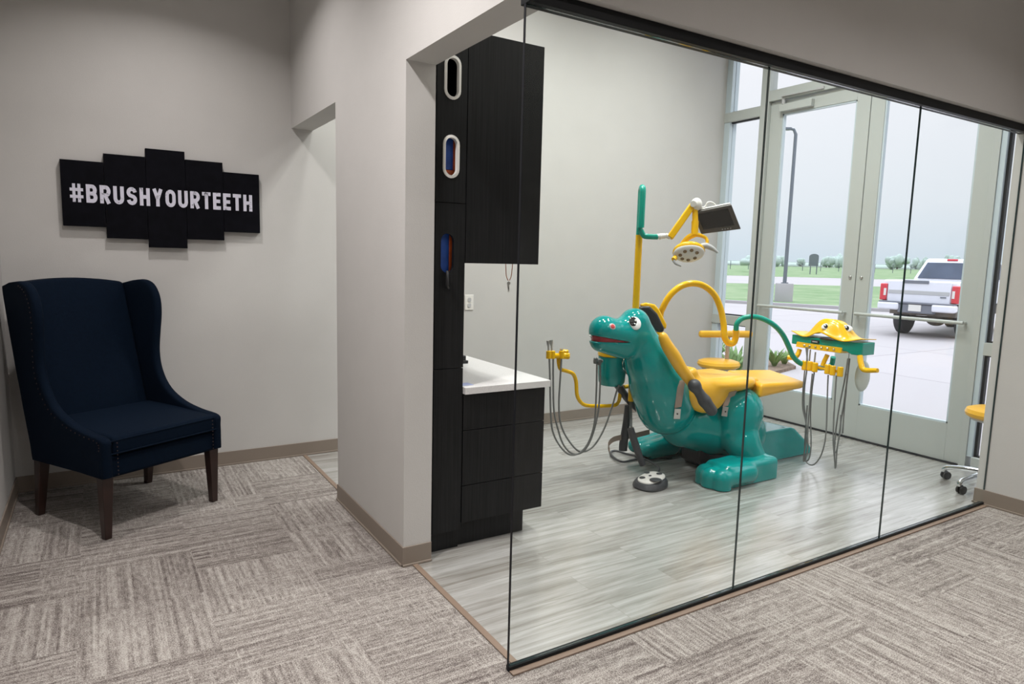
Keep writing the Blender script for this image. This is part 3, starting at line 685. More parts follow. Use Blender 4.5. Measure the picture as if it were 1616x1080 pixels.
for y_ in (-0.98, 0.42): TM().box((-0.22, y_, 0.68), (0.05, y_ + 0.56, 0.86)).build('bumper', 'truck', tr, bevel=0.04, seg=3)
TM().box((-0.20, -0.95, 0.845), (0.02, 0.95, 0.89)).build('bumper_step', 'greyplastic', tr, bevel=0.01)
q = TM().box((-0.17, -0.45, 0.62), (0.05, 0.45, 0.845)).build('bumper_recess', 'greyplastic', tr, bevel=0.02)
TM().box((-0.19, -0.16, 0.67), (-0.17, 0.16, 0.83)).build('licence_plate', 'white', tr)
TM().box((0.3, -0.85, 0.55), (5.0, 0.85, 0.8)).tube([(1.18, -0.8, 0.42), (1.18, 0.8, 0.42)], 0.07, 10).ell((1.18, -0.05, 0.42), (0.2, 0, 0), (0, 0.26, 0), (0, 0, 0.17)).build('undercarriage', 'under', tr)
for x in (1.18, 4.75):
    for sgn in (-1, 1):
        wl_ = TM(); wl_.lathe([(0.25, -0.14), (0.41, -0.145), (0.46, -0.11), (0.46, 0.11), (0.41, 0.145), (0.25, 0.14)], (x, sgn * 0.80, 0.46), (0, 1, 0), 32)
        wo = wl_.build('wheel', 'tyre', tr); TM().lathe([(0.24, -0.12), (0.24, 0.12), (0.1, 0.14)], (x, sgn * 0.80, 0.46), (0, sgn, 0), 24).build('rim', 'silver', wo)

# ================================================================== CABINETRY
YF = 3.14; XT0, XT1 = 1.475, 1.647; XB1 = 2.18; YBK = 4.15
def slot(cx, cz, w2, h2, n=8):   # stadium outline
    o = []
    for k in range(n + 1):
        a = math.pi * k / n; o.append((cx + w2 * math.cos(a), cz + h2 - w2 + w2 * math.sin(a)))
    for k in range(n + 1):
        a = math.pi + math.pi * k / n; o.append((cx + w2 * math.cos(a), cz - h2 + w2 + w2 * math.sin(a)))
    return o
def slotted_panel(x0, x1, z0, z1, holes, y0, y1):
    # flat panel with stadium cut-outs
    bm = bmesh.new(); loops = [[(x0, z0), (x1, z0), (x1, z1), (x0, z1)]] + [list(reversed(h)) for h in holes]; ed = []
    for l in loops:
        vs = [bm.verts.new((x, y0, z)) for x, z in l]
        for i in range(len(vs)): ed.append(bm.edges.new((vs[i], vs[(i + 1) % len(vs)])))
    r = bmesh.ops.triangle_fill(bm, use_beauty=True, use_dissolve=False, edges=ed)
    fs = [f for f in r['geom'] if isinstance(f, bmesh.types.BMFace)]
    # drop triangles that cover a hole
    def inside(x, z, poly):
        c = False; j = len(poly) - 1
        for i in range(len(poly)):
            if (poly[i][1] > z) != (poly[j][1] > z) and x < (poly[j][0] - poly[i][0]) * (z - poly[i][1]) / (poly[j][1] - poly[i][1]) + poly[i][0]: c = not c
            j = i
        return c
    dead = [f for f in bm.faces if any(inside(f.calc_center_median().x, f.calc_center_median().z, h) for h in holes)]
    if dead: bmesh.ops.delete(bm, geom=dead, context='FACES_ONLY')
    ex = bmesh.ops.extrude_face_region(bm, geom=list(bm.faces)); bmesh.ops.translate(bm, verts=[v for v in ex['geom'] if isinstance(v, bmesh.types.BMVert)], vec=(0, y1 - y0, 0))
    m = MB(); bm.verts.index_update(); m.add([v.co[:] for v in bm.verts], [[v.index for v in f.verts] for f in bm.faces]); bm.free(); return m
tw = empty('tall_cabinet', ((XT0 + XT1) / 2, YF + 0.3, 0), 'narrow tall dark cabinet tower with three oval openings beside the wall end', 'cabinet')
ov = [(1.560, 2.485, 0.036, 0.10, True), (1.557, 2.10, 0.036, 0.10, True), (1.543, 1.615, 0.036, 0.10, False)]
c_ = MB(); t = 0.018
c_.box((XT0, YF + 0.02, 0.11), (XT0 + t, YBK, 3.05)).box((XT1 - t, YF + 0.02, 0.11), (XT1, YBK, 3.05)).box((XT0 + t, YBK - t, 0.11), (XT1 - t, YBK, 3.05))
for z in (0.11, 1.0, 1.86, 2.28, 3.03): c_.box((XT0 + t, YF + 0.02, z), (XT1 - t, YBK - t, z + t))
c_.build('body', 'lam', tw, smooth=False)
MB().box((XT0, YF + 0.035, 0), (XT1, YBK, 0.109)).build('toe_kick', 'lam', tw, smooth=False)
MB().box((XT0, YF, 0.112), (XT1 - 0.002, YF + 0.019, 1.010)).build('door', 'lam', tw, smooth=False, bevel=0.001)
slotted_panel(XT0, XT1 - 0.002, 1.014, 1.868, [slot(ov[2][0], ov[2][1], 0.036, 0.10)], YF, YF + 0.019).build('panel', 'lam', tw, smooth=False)
slotted_panel(XT0, XT1 - 0.002, 1.872, 3.05, [slot(cx, cz, 0.036, 0.10) for cx, cz, _, _, f in ov if f], YF, YF + 0.019).build('panel', 'lam', tw, smooth=False)
for cx, cz, w2, h2, f in ov:
    if not f: continue
    a_, b2_ = slot(cx, cz, 0.046, 0.107, 10), slot(cx, cz, 0.033, 0.093, 10); n = len(a_); m = MB()
    vs = [(x, YF - 0.006, z) for x, z in a_] + [(x, YF - 0.008, z) for x, z in b2_] + [(x, YF + 0.018, z) for x, z in b2_] + [(x, YF + 0.001, z) for x, z in a_]
    fs = []
    for r_ in range(4):
        for k in range(n): fs.append((r_ * n + k, r_ * n + (k + 1) % n, ((r_ + 1) % 4) * n + (k + 1) % n, ((r_ + 1) % 4) * n + k))
    m.add(vs, fs); m.build('oval_trim', 'white', tw)
# boxes of supplies behind the openings
gb = empty('supply_box', (1.56, 3.24, 1.878), 'blue and orange box seen through the middle oval opening', 'box')
MB().box((1.505, YF + 0.045, 2.04), (1.62, YF + 0.26, 2.20)).build('carton', 'blue', gb, bevel=0.003); MB().box((1.505, YF + 0.038, 1.8785), (1.62, YF + 0.26, 2.039)).build('lower_panel', 'orange', gb, bevel=0.003)
MB().box((1.59, YF + 0.030, 2.04), (1.605, YF + 0.0445, 2.20)).build('side_band', 'orange', gb)
gb = empty('supply_box', (1.56, 3.24, 1.4), 'blue glove box seen through the lowest oval opening', 'box')
MB().box((1.505, YF + 0.045, 1.0185), (1.575, YF + 0.26, 1.74)).build('carton', 'blue', gb, bevel=0.003); MB().box((1.576, YF + 0.045, 1.0185), (1.62, YF + 0.26, 1.74)).build('side_band', 'orange', gb, bevel=0.003)
hk = MB(); hk.tube([at(706, 428, YF - 0.02), at(706, 440, YF - 0.03), at(706, 452, YF - 0.02), at(708, 455, YF - 0.005)], 0.0075, 10, smooth=4); hk.tube([at(706, 432, YF - 0.02), at(706, 432, YF + 0.0)], 0.006, 8)
tag(hk.build('hook', 'black', None), 'small black hook under the lowest oval opening of the tower', 'hook')

bc = empty('base_cabinet', ((XT1 + XB1) / 2, YF + 0.4, 0), 'dark base cabinet with three drawers under the white countertop', 'cabinet')
MB().box((XT1 + 0.001, YF + 0.02, 0.145), (XB1, YBK, 0.868)).build('body', 'lam', bc, smooth=False)
MB().box((XT1 + 0.001, YF + 0.05, 0), (2.085, YBK - 0.05, 0.144)).build('toe_kick', 'lam', bc, smooth=False, bevel=0.003)
for z0, z1 in ((0.147, 0.355), (0.359, 0.664), (0.668, 0.862)):
    MB().box((XT1 + 0.004, YF, z0), (XB1, YF + 0.0195, z1)).build('drawer', 'lam', bc, smooth=False, bevel=0.001)
tag(MB().box((XT1 + 0.001, YF - 0.025, 0.869), (XB1 + 0.022, YBK, 0.907)).build('countertop', 'quartz', None, smooth=False, bevel=0.002), 'white speckled stone countertop on the dark drawers', 'countertop')
uc = empty('upper_cabinet', (1.88, YF + 0.3, 1.568), 'tall dark wall cabinet hanging over the countertop', 'cabinet')
MB().box((XT1 + 0.001, YF + 0.02, 1.568), (2.107, YBK, 2.725)).build('body', 'lam', uc, smooth=False)
MB().box((XT1 + 0.002, YF, 1.566), (2.108, YF + 0.0195, 2.727)).build('door', 'lam', uc, smooth=False, bevel=0.001)
# keys on an orange cord
kc = empty('key_ring', at(803, 450, 3.35), 'keys on an orange cord hanging below the upper cabinet', 'keys')
zk = 1.568
a0, a1 = at(798, 417, 3.35), at(809, 417, 3.35); a0.z = a1.z = zk
MB().tube([a0, at(799, 435, 3.35), at(802, 443, 3.35)], 0.0025, 6, smooth=4).tube([a1, at(807, 435, 3.35), at(804, 443, 3.35)], 0.0025, 6, smooth=4).build('cord', 'orangecord', kc)
kk = MB(); c0 = at(803, 446, 3.35)
kk.lathe([(0.010, -0.001), (0.010, 0.001)], c0 - Vector((0, 0, 0.004)), (0.3, 1, 0), 14); kk.obox(c0 - Vector((0, 0, 0.03)), (1, 0, 0), (0, 1, 0), (0, 0, 1), (0.004, 0.001, 0.024)); kk.obox(c0 - Vector((0.006, 0, 0.022)), (1, 0, 0.2), (0, 1, 0), (-0.2, 0, 1), (0.003, 0.001, 0.018))
kk.build('key', 'steel', kc)
# outlet
ol_ = empty('wall_outlet', (2.81, YB, 1.2), 'white double wall outlet above the countertop', 'outlet')
MB().box((2.767, YB - 0.006, 1.13), (2.853, YB - 0.0005, 1.265)).build('plate', 'white', ol_, bevel=0.003)
for z in (1.172, 1.222):
    MB().prism([(2.81 + x, YB - 0.0065, z + y) for x, y in rrect(0.017, 0.018, 0.012)], (0, -0.003, 0)).build('socket', 'silver', ol_)
# things on the counter beside the tower
p1 = atz(739, 574, 0.907)
ds = empty('black_tray', (p1.x - 0.08, p1.y, 0.907), 'black stacked tray on the countertop beside the tower', 'tray')
MB().box((p1.x - 0.16, p1.y, 0.9075), (p1.x, p1.y + 0.12, 0.927)).build('lower_tray', 'black', ds, bevel=0.002); MB().box((p1.x - 0.16, p1.y + 0.01, 0.9275), (p1.x - 0.012, p1.y + 0.11, 0.957)).build('upper_tray', 'black', ds, bevel=0.002)
p2 = atz(742, 606, 0.907)
tag(MB().box((p2.x - 0.09, p2.y - 0.04, 0.9075), (p2.x, p2.y + 0.03, 0.909)).build('paper_note', 'paper', None, smooth=False), 'pale blue paper slip on the countertop beside the tower', 'paper')

# ================================================================== WALL SIGN
sg = empty('wall_sign', (0.44, YB - 0.02, 1.94), 'black stepped five-board wall sign with white #BRUSHYOURTEETH lettering', 'sign')
y0s, y1s = YB - 0.042, YB - 0.0005
bx = [(-0.163, 0.074, 1.733, 2.150), (0.076, 0.317, 1.662, 2.208), (0.319, 0.557, 1.608, 2.266), (0.559, 0.798, 1.672, 2.215), (0.800, 1.043, 1.733, 2.152)]
for a, b2, z0, z1 in bx: MB().box((a, y0s, z0), (b2, y1s, z1)).build('board', 'board', sg, smooth=False, bevel=0.0015)
def arc2(cx, cy, rx, ry, a0, a1, n=8): return [(cx + rx * math.cos(math.radians(a0 + (a1 - a0) * i / n)), cy + ry * math.sin(math.radians(a0 + (a1 - a0) * i / n))) for i in range(n + 1)]
SW = 0.21; h_ = SW / 2     # stroke width in cap heights
GL = {
 '#': (0.72, [[(0.22, 0.0), (0.22, 1.0)], [(0.50, 0.0), (0.50, 1.0)], [(0.0, 0.30), (0.72, 0.30)], [(0.0, 0.68), (0.72, 0.68)]]),
 'B': (0.60, [[(h_, 0), (h_, 1)], [(h_, 1 - h_), (0.33, 1 - h_)] + arc2(0.33, 0.70, 0.155, 0.195, 90, -90) + [(h_, 0.505)], [(h_, 0.505), (0.35, 0.505)] + arc2(0.35, 0.305, 0.155, 0.2, 90, -90) + [(h_, h_)]]),
 'R': (0.60, [[(h_, 0), (h_, 1)], [(h_, 1 - h_), (0.33, 1 - h_)] + arc2(0.33, 0.68, 0.165, 0.215, 90, -90) + [(h_, 0.465)], [(0.28, 0.46), (0.49, 0.0)]]),
 'U': (0.60, [[(h_, 1), (h_, 0.32)] + arc2(0.30, 0.32, 0.195, 0.215, 180, 360) + [(0.495, 1)]]),
 'S': (0.60, [arc2(0.30, 0.70, 0.19, 0.195, 5, 180)[0:] + arc2(0.30, 0.70, 0.19, 0.195, 180, 245, 4)[1:] + arc2(0.30, 0.30, 0.19, 0.195, 65, 0, 4) + arc2(0.30, 0.30, 0.19, 0.195, 0, -175)[1:]]),
 'H': (0.60, [[(h_, 0), (h_, 1)], [(0.495, 0), (0.495, 1)], [(h_, 0.5), (0.495, 0.5)]]),
 'Y': (0.62, [[(0.105, 1.0), (0.31, 0.42)], [(0.515, 1.0), (0.31, 0.42)], [(0.31, 0.48), (0.31, 0)]]),
 'O': (0.62, [[(0.105, 0.66), (0.105, 0.34)] + arc2(0.31, 0.34, 0.205, 0.235, 180, 360) + [(0.515, 0.66)] + arc2(0.31, 0.66, 0.205, 0.235, 0, 180)]),
 'T': (0.54, [[(0, 1 - h_), (0.54, 1 - h_)], [(0.27, 1), (0.27, 0)]]),
 'E': (0.50, [[(h_, 0), (h_, 1)], [(h_, 1 - h_), (0.50, 1 - h_)], [(h_, 0.5), (0.46, 0.5)], [(h_, h_), (0.50, h_)]])}
txt = '#BRUSHYOURTEETH'; GAP = 0.15
tot = sum(GL[c][0] for c in txt) + GAP * (len(txt) - 1)
tx0, tx1, tz0, tz1 = -0.117, 0.992, 1.886, 2.003; fx_ = (tx1 - tx0) / tot; fz_ = tz1 - tz0; cur = 0; lm = MB()
for c in txt:
    wd, strokes = GL[c]
    for stn, sk in enumerate(strokes):
        n = len(sk); L_, R_2 = [], []
        for i in range(n):
            d0 = Vector(sk[i]) - Vector(sk[i - 1]) if i else Vector(sk[1]) - Vector(sk[0]); d1 = Vector(sk[i + 1]) - Vector(sk[i]) if i < n - 1 else d0
            if d0.length < 1e-6: d0 = d1
            if d1.length < 1e-6: d1 = d0
            d0, d1 = d0.normalized(), d1.normalized(); b_2 = (d0 + d1).normalized(); mt_ = h_ * (0.78 if c == '#' else 1.0) / max(0.6, b_2.dot(d0)); nv = Vector((-b_2.y, b_2.x)) * mt_
            L_.append(Vector(sk[i]) + nv); R_2.append(Vector(sk[i]) - nv)
        def P3(p, dep_): return (tx0 + (cur + p.x) * fx_, dep_, tz0 + p.y * fz_)
        yA, yB_ = y0s - 0.0012 - 0.00015 * stn, y0s - 0.0001
        vs = [P3(p, yA) for p in L_] + [P3(p, yA) for p in R_2] + [P3(p, yB_) for p in L_] + [P3(p, yB_) for p in R_2]
        fs = []
        for i in range(n - 1): fs += [(i, i + 1, n + i + 1, n + i), (2 * n + i, 3 * n + i, 3 * n + i + 1, 2 * n + i + 1), (i, 2 * n + i, 2 * n + i + 1, i + 1), (n + i, n + i + 1, 3 * n + i + 1, 3 * n + i)]
        fs += [(0, n, 3 * n, 2 * n), (n - 1, 3 * n - 1, 4 * n - 1, 2 * n - 1)]
        lm.add(vs, fs)
    cur += wd + GAP
lt = lm.build('lettering', 'letters', sg, smooth=False)

# ================================================================== NAVY WING CHAIR
CT = Matrix.Translation((0.12, 4.64, 0)) @ Matrix.Rotation(math.radians(30), 4, 'Z')
wc = empty('wing_chair', (0.12, 4.64, 0), 'navy blue fabric wingback chair with dark tapered legs in the corner', 'chair')
# local x right along width, -y is the front
for sx, sy in ((-1, -1), (1, -1), (-1, 1), (1, 1)):
    x, y = sx * 0.335, (-0.33 if sy < 0 else 0.29); ox, oy = x + sx * 0.006, y + (0.0 if sy < 0 else 0.05)
    h0, h1 = 0.019, 0.031; m = MB(CT)
    m.hexa([(ox - h0, oy - h0, 0), (ox + h0, oy - h0, 0), (ox + h0, oy + h0, 0), (ox - h0, oy + h0, 0), (x - h1, y - h1, 0.37), (x + h1, y - h1, 0.37), (x + h1, y + h1, 0.37), (x - h1, y + h1, 0.37)])
    m.build('leg', 'legwood', wc, bevel=0.003)
def gridmesh(f, nu, nv):
    vs = [f(i / (nu - 1), j / (nv - 1)) for i in range(nu) for j in range(nv)]
    fs = [(i * nv + j, i * nv + j + 1, (i + 1) * nv + j + 1, (i + 1) * nv + j) for i in range(nu - 1) for j in range(nv - 1)]
    return vs, fs
fm = MB(CT); fm.hexa([(-0.375, -0.37, 0.345), (0.375, -0.37, 0.345), (0.355, 0.33, 0.345), (-0.355, 0.33, 0.345), (-0.375, -0.37, 0.47), (0.375, -0.37, 0.47), (0.355, 0.35, 0.47), (-0.355, 0.35, 0.47)])
fm.build('seat_frame', 'navy', wc, bevel=0.02, seg=4)
cs = MB(CT); cs.hexa([(-0.315, -0.385, 0.472), (0.372, -0.385, 0.472), (0.315, 0.25, 0.472), (-0.315, 0.25, 0.472), (-0.315, -0.385, 0.575), (0.372, -0.385, 0.575), (0.315, 0.25, 0.60), (-0.315, 0.25, 0.60)])
cs.hexa([(-0.36, -0.385, 0.472), (-0.315, -0.385, 0.472), (-0.315, -0.31, 0.472), (-0.36, -0.31, 0.472), (-0.36, -0.385, 0.565), (-0.315, -0.385, 0.575), (-0.315, -0.31, 0.575), (-0.36, -0.31, 0.565)])
cu_ = cs.build('seat_cushion', 'navy', wc, bevel=0.028, seg=5)
pp = MB(CT); pp.tube([(-0.34, -0.388, 0.485), (0.36, -0.388, 0.485)], 0.005, 8); pp.tube([(-0.33, -0.384, 0.556), (0.35, -0.384, 0.560)], 0.005, 8)
pp.build('piping', 'navy', cu_)
# inner back, leaning backwards, slightly crowned
def back_y(z): return 0.24 + 0.24 * (z - 0.5) / 0.9
bk = MB(CT); NZ = 14
prof = []
for i in range(NZ + 1):
    z = 0.45 + (1.375 - 0.45) * i / NZ; prof.append(z)
def backring(z, off, hw): return [(-hw, back_y(z) + off, z), (hw, back_y(z) + off, z)]
vs = []; NU = 12
for i, z in enumerate(prof):
    hw = 0.315 + 0.005 * (z - 0.5)
    for k in range(NU + 1):
        u = -1 + 2 * k / NU; zz = z + (0.03 * (1 - u * u) if i == NZ else 0.03 * (1 - u * u) * i / NZ); vs.append((u * hw, back_y(z) - 0.03 * (1 - u ** 4) * (1 - abs(2 * i / NZ - 1) ** 4), zz))
    for k in range(NU + 1):
        u = 1 - 2 * k / NU; zz = z + 0.03 * (1 - u * u) * i / NZ; vs.append((u * hw, back_y(z) + 0.10, zz))
R_ = 2 * (NU + 1); fs = []
for i in range(NZ):
    for k in range(R_): fs.append((i * R_ + k, i * R_ + (k + 1) % R_, (i + 1) * R_ + (k + 1) % R_, (i + 1) * R_ + k))
fs.append(tuple(range(R_))); fs.append(tuple(NZ * R_ + k for k in range(R_)))
bk.add(vs, fs); bk.build('backrest', 'navy', wc, bevel=0.02, seg=3)
# wings: outline in the side plane, sweeping down into the low arm
def wing(sx):
    # front edge line from top to the arm end: (y, z)
    fe_ = [(0.42, 1.385), (0.34, 1.39), (0.26, 1.365), (0.205, 1.29), (0.19, 1.18), (0.205, 1.05), (0.215, 0.92), (0.185, 0.80), (0.10, 0.69), (-0.04, 0.62), (-0.20, 0.585), (-0.36, 0.565), (-0.372, 0.50), (-0.372, 0.36)]
    be_ = [(0.53, 1.36), (0.53, 1.34), (0.525, 1.30), (0.51, 1.22), (0.49, 1.12), (0.465, 1.0), (0.44, 0.88), (0.41, 0.76), (0.385, 0.64), (0.36, 0.54), (0.34, 0.46), (0.33, 0.40), (0.325, 0.37), (0.32, 0.35)]
    F_, _ = crom([Vector((0, a, b)) for a, b in fe_], [0] * len(fe_), 4); B_, _ = crom([Vector((0, a, b)) for a, b in be_], [0] * len(be_), 4)
    m = MB(CT); vs = []; nn = len(F_); K = 10
    for i in range(nn):
        t = i / (nn - 1); z = F_[i].z
        hx = 0.347; tk = 0.026
        flare = 0.015 * max(0, min(1, (z - 0.75) / 0.5))    # wings flare outward at the front
        row_o, row_i = [], []
        for k in range(K + 1):
            s2 = k / K; y = F_[i].y * (1 - s2) + B_[i].y * s2; zz = F_[i].z * (1 - s2) + B_[i].z * s2
            xo = hx + flare * (1 - s2) + 0.0; rr = tk
            row_o.append((sx * (xo + rr), y, zz)); row_i.append((sx * (xo - rr), y, zz))
        # rounded nose at front edge
        nose = []
        dirn = (Vector((0, F_[i].y, F_[i].z)) - Vector((0, B_[i].y, B_[i].z))).normalized()
        for a in (30, 60, 90, 120, 150):
            aa = math.radians(a); nose.append((sx * (hx + flare - tk * math.cos(aa)), F_[i].y + dirn.y * tk * math.sin(aa), F_[i].z + dirn.z * tk * math.sin(aa)))
        vs += list(reversed(row_o)) + list(reversed(nose)) + row_i
    R2 = 2 * (K + 1) + 5; fs = []
    for i in range(nn - 1):
        for k in range(R2): fs.append((i * R2 + k, i * R2 + (k + 1) % R2, (i + 1) * R2 + (k + 1) % R2, (i + 1) * R2 + k))
    fs.append(tuple(range(R2))); fs.append(tuple((nn - 1) * R2 + k for k in range(R2)))
    m.add(vs, fs); o = m.build('wing', 'navy', wc, smooth=True, angle=60)
    # nailhead row along the front edge of the arm
    nl = MB(CT)
    for k in range(9): nl.ell((sx * 0.3, -0.399, 0.37 + 0.022 * k), (0.004, 0, 0), (0, 0.003, 0), (0, 0, 0.004), 8, 5)
    for k in range(40):
        i = int(6 + k * (nn - 8) / 42); nl.ell((sx * (0.374 + 0.015 * max(0, min(1, (F_[i].z - 0.75) / 0.5))), F_[i].y + 0.02, F_[i].z - 0.012), (0.003, 0, 0), (0, 0.004, 0), (0, 0, 0.004), 6, 4)
    nl.build('nailheads', 'legwood', o)['kind'] = 'stuff'
wing(-1); wing(1)

# ================================================================== DENTAL CHAIR (teal animal)
YC = 3.6
def S(x, y, Y, rpx):
    p = at(x, y, Y); return (tuple(p), rpx * mpx(p))
dc = empty('dental_chair', (4.0, YC, 0), 'teal dinosaur shaped dental chair with yellow vinyl seat and black handle', 'dental chair')
neck = [S(1009, 533, YC, 27), S(1024, 571, YC, 37), S(1039, 606, YC, 45), S(1050, 640, YC, 46)]
mid = [S(1077, 668, YC, 38), S(1115, 672, YC, 45), S(1165, 682, YC, 42)]
cran = S(1001, 511, YC, 24.5); head2 = S(985, 530, YC, 23)
snout = S(953, 522, YC, 24); jaw = S(949, 537, YC, 19); jawb = S(984, 545, YC, 22)
hn = S(1166, 652, 3.38, 37); hlow = S(1160, 684, 3.38, 33)
hf = (hn[0][0] - 0.14, 3.84, hn[0][2] + 0.0)
shank = [S(1170, 698, 3.32, 27), S(1186, 726, 3.26, 24)]
def head_f(P):
    d = s_cap(P, cran[0], head2[0], cran[1], head2[1])
    sn = s_cap(P, snout[0], head2[0], snout[1], head2[1] * 0.95); jw = s_cap(P, jaw[0], jawb[0], jaw[1], jawb[1])
    return smin(smin(d, sn, 0.07), jw, 0.03)
def wedge_f(P):
    a, b = at(929, 533.5, YC), at(984, 538.5, YC); ax = (b - a); L_ = ax.length; ax = np.array(ax / L_, dtype=np.float32)
    up = np.array((0, 0, 1), dtype=np.float32); q = P - np.array(a, dtype=np.float32); s_ = q @ ax; n_ = q @ up - (ax[2] / 1.0) * s_ * 0
    lin = s_ * ax[2]; v = n_ - lin
    hgt = np.clip(0.022 * (1 - s_ / L_), 0.001, 0.03)
    return np.maximum(np.abs(v) - hgt, s_ - L_)
def body_f(P):
    d = s_cap(P, neck[0][0], neck[1][0], neck[0][1], neck[1][1])
    for i in (1, 2): d = smin(d, s_cap(P, neck[i][0], neck[i + 1][0], neck[i][1], neck[i + 1][1]), 0.03)
    m2 = s_cap(P, mid[0][0], mid[1][0], mid[0][1], mid[1][1]); m2 = smin(m2, s_cap(P, mid[1][0], mid[2][0], mid[1][1], mid[2][1]), 0.03)
    h = head_f(P); d = smin(d, h, 0.045)
    d = smin(d, m2, 0.018)
    up = smin(s_ell(P, (hn[0][0] + 0.01, hn[0][1], hn[0][2] + 0.005), (0.195, 0.16, 0.195)), s_cap(P, hlow[0], shank[0][0], hlow[1], shank[0][1]), 0.09)
    up = smin(up, s_cap(P, shank[0][0], shank[1][0], shank[0][1], shank[1][1]), 0.03)
    up2 = s_ell(P, hf, (0.185, 0.15, 0.18))
    up2 = smin(up2, s_cap(P, (hf[0], 3.88, 0.45), (hf[0] + 0.02, 3.92, 0.12), 0.12, 0.09), 0.05)
    d = smin(d, up, 0.010); d = smin(d, up2, 0.010)
    w_ = wedge_f(P); groove = np.maximum(w_, -(h + 0.03))
    return np.maximum(d, -groove)
nets((2.70, 3.10, 0.08), (4.62, 4.12, 1.36), 0.0085, body_f, 'body', 'teal', dc, smooth_it=2)
def mouth_f(P): return np.maximum(wedge_f(P) - 0.003, head_f(P) + 0.014)
nets((2.70, 3.35, 0.95), (3.20, 3.85, 1.20), 0.0055, mouth_f, 'mouth', 'red', dc, smooth_it=1)
FWD = Vector(MW @ np.array([0, 0, -1.0])); RTV = Vector(MW @ np.array([1.0, 0, 0])); UPV = Vector(MW @ np.array([0, 1.0, 0]))
def surf(px, py, fn, d0, d1):    # first point of a form along a sight line
    a, b = atd(px, py, d0), atd(px, py, d1); n = 400
    P = np.array([list(a + (b - a) * (i / n)) for i in range(n + 1)], dtype=np.float32); f = fn(P); i = int(np.argmax(f < 0)); return Vector(P[i])
def normal(p, fn):
    e = 0.004; P = np.array([list(p)] * 6, dtype=np.float32)
    for k in range(3): P[2 * k, k] += e; P[2 * k + 1, k] -= e
    f = fn(P); return Vector((f[0] - f[1], f[2] - f[3], f[4] - f[5])).normalized()
def disc_on(px, py, rx, ry, th, fn, name, mt, parent, lift=0.0, d0=3.6, d1=5.4):
    p = surf(px, py, fn, d0, d1); n = normal(p, fn); k = mpx(p); r = (RTV - n * RTV.dot(n)).normalized(); u = n.cross(r)
    if u.dot(UPV) < 0: u = -u
    sx = 1 / max(0.35, abs(r.dot(RTV)))
    return MB().ell(p + n * lift, r * rx * k * sx, u * ry * k, n * th, 24, 14).build(name, mt, parent), p, n
eye, pe, ne = disc_on(1002.0, 510.5, 10.0, 11.5, 0.016, head_f, 'eye', 'eyewhite', dc, 0.001)
ce = pe + ne * 0.001
def on_eye(dx, dy, r, lift, name, mt):
    k = mpx(pe); rr = (RTV - ne * RTV.dot(ne)).normalized(); u = ne.cross(rr)
    if u.dot(UPV) < 0: u = -u
    MB().ell(ce + rr * dx * k + u * dy * k + ne * lift, rr * r[0] * k, u * r[1] * k, ne * 0.006, 18, 10).build(name, mt, eye)
on_eye(-4.0, 1.5, (6.8, 8.2), 0.0125, 'pupil', 'eyeblack'); on_eye(-0.5, 3.0, (1.7, 2.0), 0.0185, 'glint', 'eyewhite'); on_eye(-2.0, -3.0, (1.2, 1.2), 0.0175, 'glint', 'eyewhite')
ns, pn, nn_ = disc_on(966.5, 515.5, 5.6, 5.2, 0.006, head_f, 'nostril', 'silver', dc)
k = mpx(pn); rr = (RTV - nn_ * RTV.dot(nn_)).normalized(); u = nn_.cross(rr)
MB().ell(pn + nn_ * 0.003, rr * 4.3 * k, u * 3.9 * k, nn_ * 0.006, 18, 10).build('nostril_centre', 'pinkred', ns)
tp = surf(932.5, 530.5, head_f, 3.6, 5.4) + FWD * 0.008; MB().ell(tp, (0.009, 0, 0), (0, 0.010, 0), (0, 0, 0.010), 10, 7).build('tooth', 'eyewhite', dc)
# feet
def foot_f(P):
    y0 = 3.215
    d = s_box(P, (4.04, y0, 0.07), (0.285, 0.115, 0.095), 0.04)
    d = smin(d, s_cap(P, shank[1][0], (4.20, y0 + 0.005, 0.10), shank[1][1], 0.09), 0.06)
    for dy, dx in ((-0.077, 0.0), (0.0, -0.025), (0.077, 0.0)):
        d = smin(d, s_cap(P, (3.735 + dx, y0 + dy, 0.070), (4.0, y0 + dy * 0.95, 0.085), 0.068, 0.082), 0.012)
        d = smin(d, s_cap(P, (3.735 + dx, y0 + dy, 0.0), (3.735 + dx, y0 + dy, 0.070), 0.070, 0.068), 0.012)
    return np.maximum(d, -P[..., 2])
nets((3.55, 3.0, -0.01), (4.40, 3.45, 0.30), 0.007, foot_f, 'foot', 'teal', dc, smooth_it=1)
def foot2_f(P):
    d = s_box(P, (4.0, 3.98, 0.075), (0.26, 0.115, 0.075), 0.05)
    for dy in (-0.075, 0.0, 0.075): d = smin(d, s_cap(P, (3.74, 3.98 + dy, 0.085), (4.0, 3.98 + dy * 0.9, 0.09), 0.060, 0.085), 0.010)
    return np.maximum(d, -P[..., 2])
nets((3.55, 3.78, -0.01), (4.36, 4.18, 0.26), 0.009, foot2_f, 'foot', 'teal', dc, smooth_it=1)
# low teal box under the leg rest
def tailbox_f(P):
    d = s_box(P, (4.80, 3.64, 0.10), (0.37, 0.24, 0.19), 0.04)
    pl = (P[..., 2] - 0.26 + (P[..., 1] - 3.45) * 0.05) ; d = np.maximum(d, pl)
    nose_ = (P[..., 0] - 4.98) * 0.6 + (P[..., 2] - 0.21) * 0.8; d = -smin(-d, -nose_, 0.05)
    return np.maximum(d, -P[..., 2])
nets((4.38, 3.35, -0.01), (5.25, 3.95, 0.30), 0.009, tailbox_f, 'base_cover', 'teal', dc, smooth_it=2)
MB().box((3.98, 3.52, 0.0), (4.5, 3.74, 0.03)).box((3.9, 3.5, 0.05), (4.3, 3.7, 0.30)).build('base_plate', 'black', dc, bevel=0.02)  # black plate and block stand in for the shadow under the belly
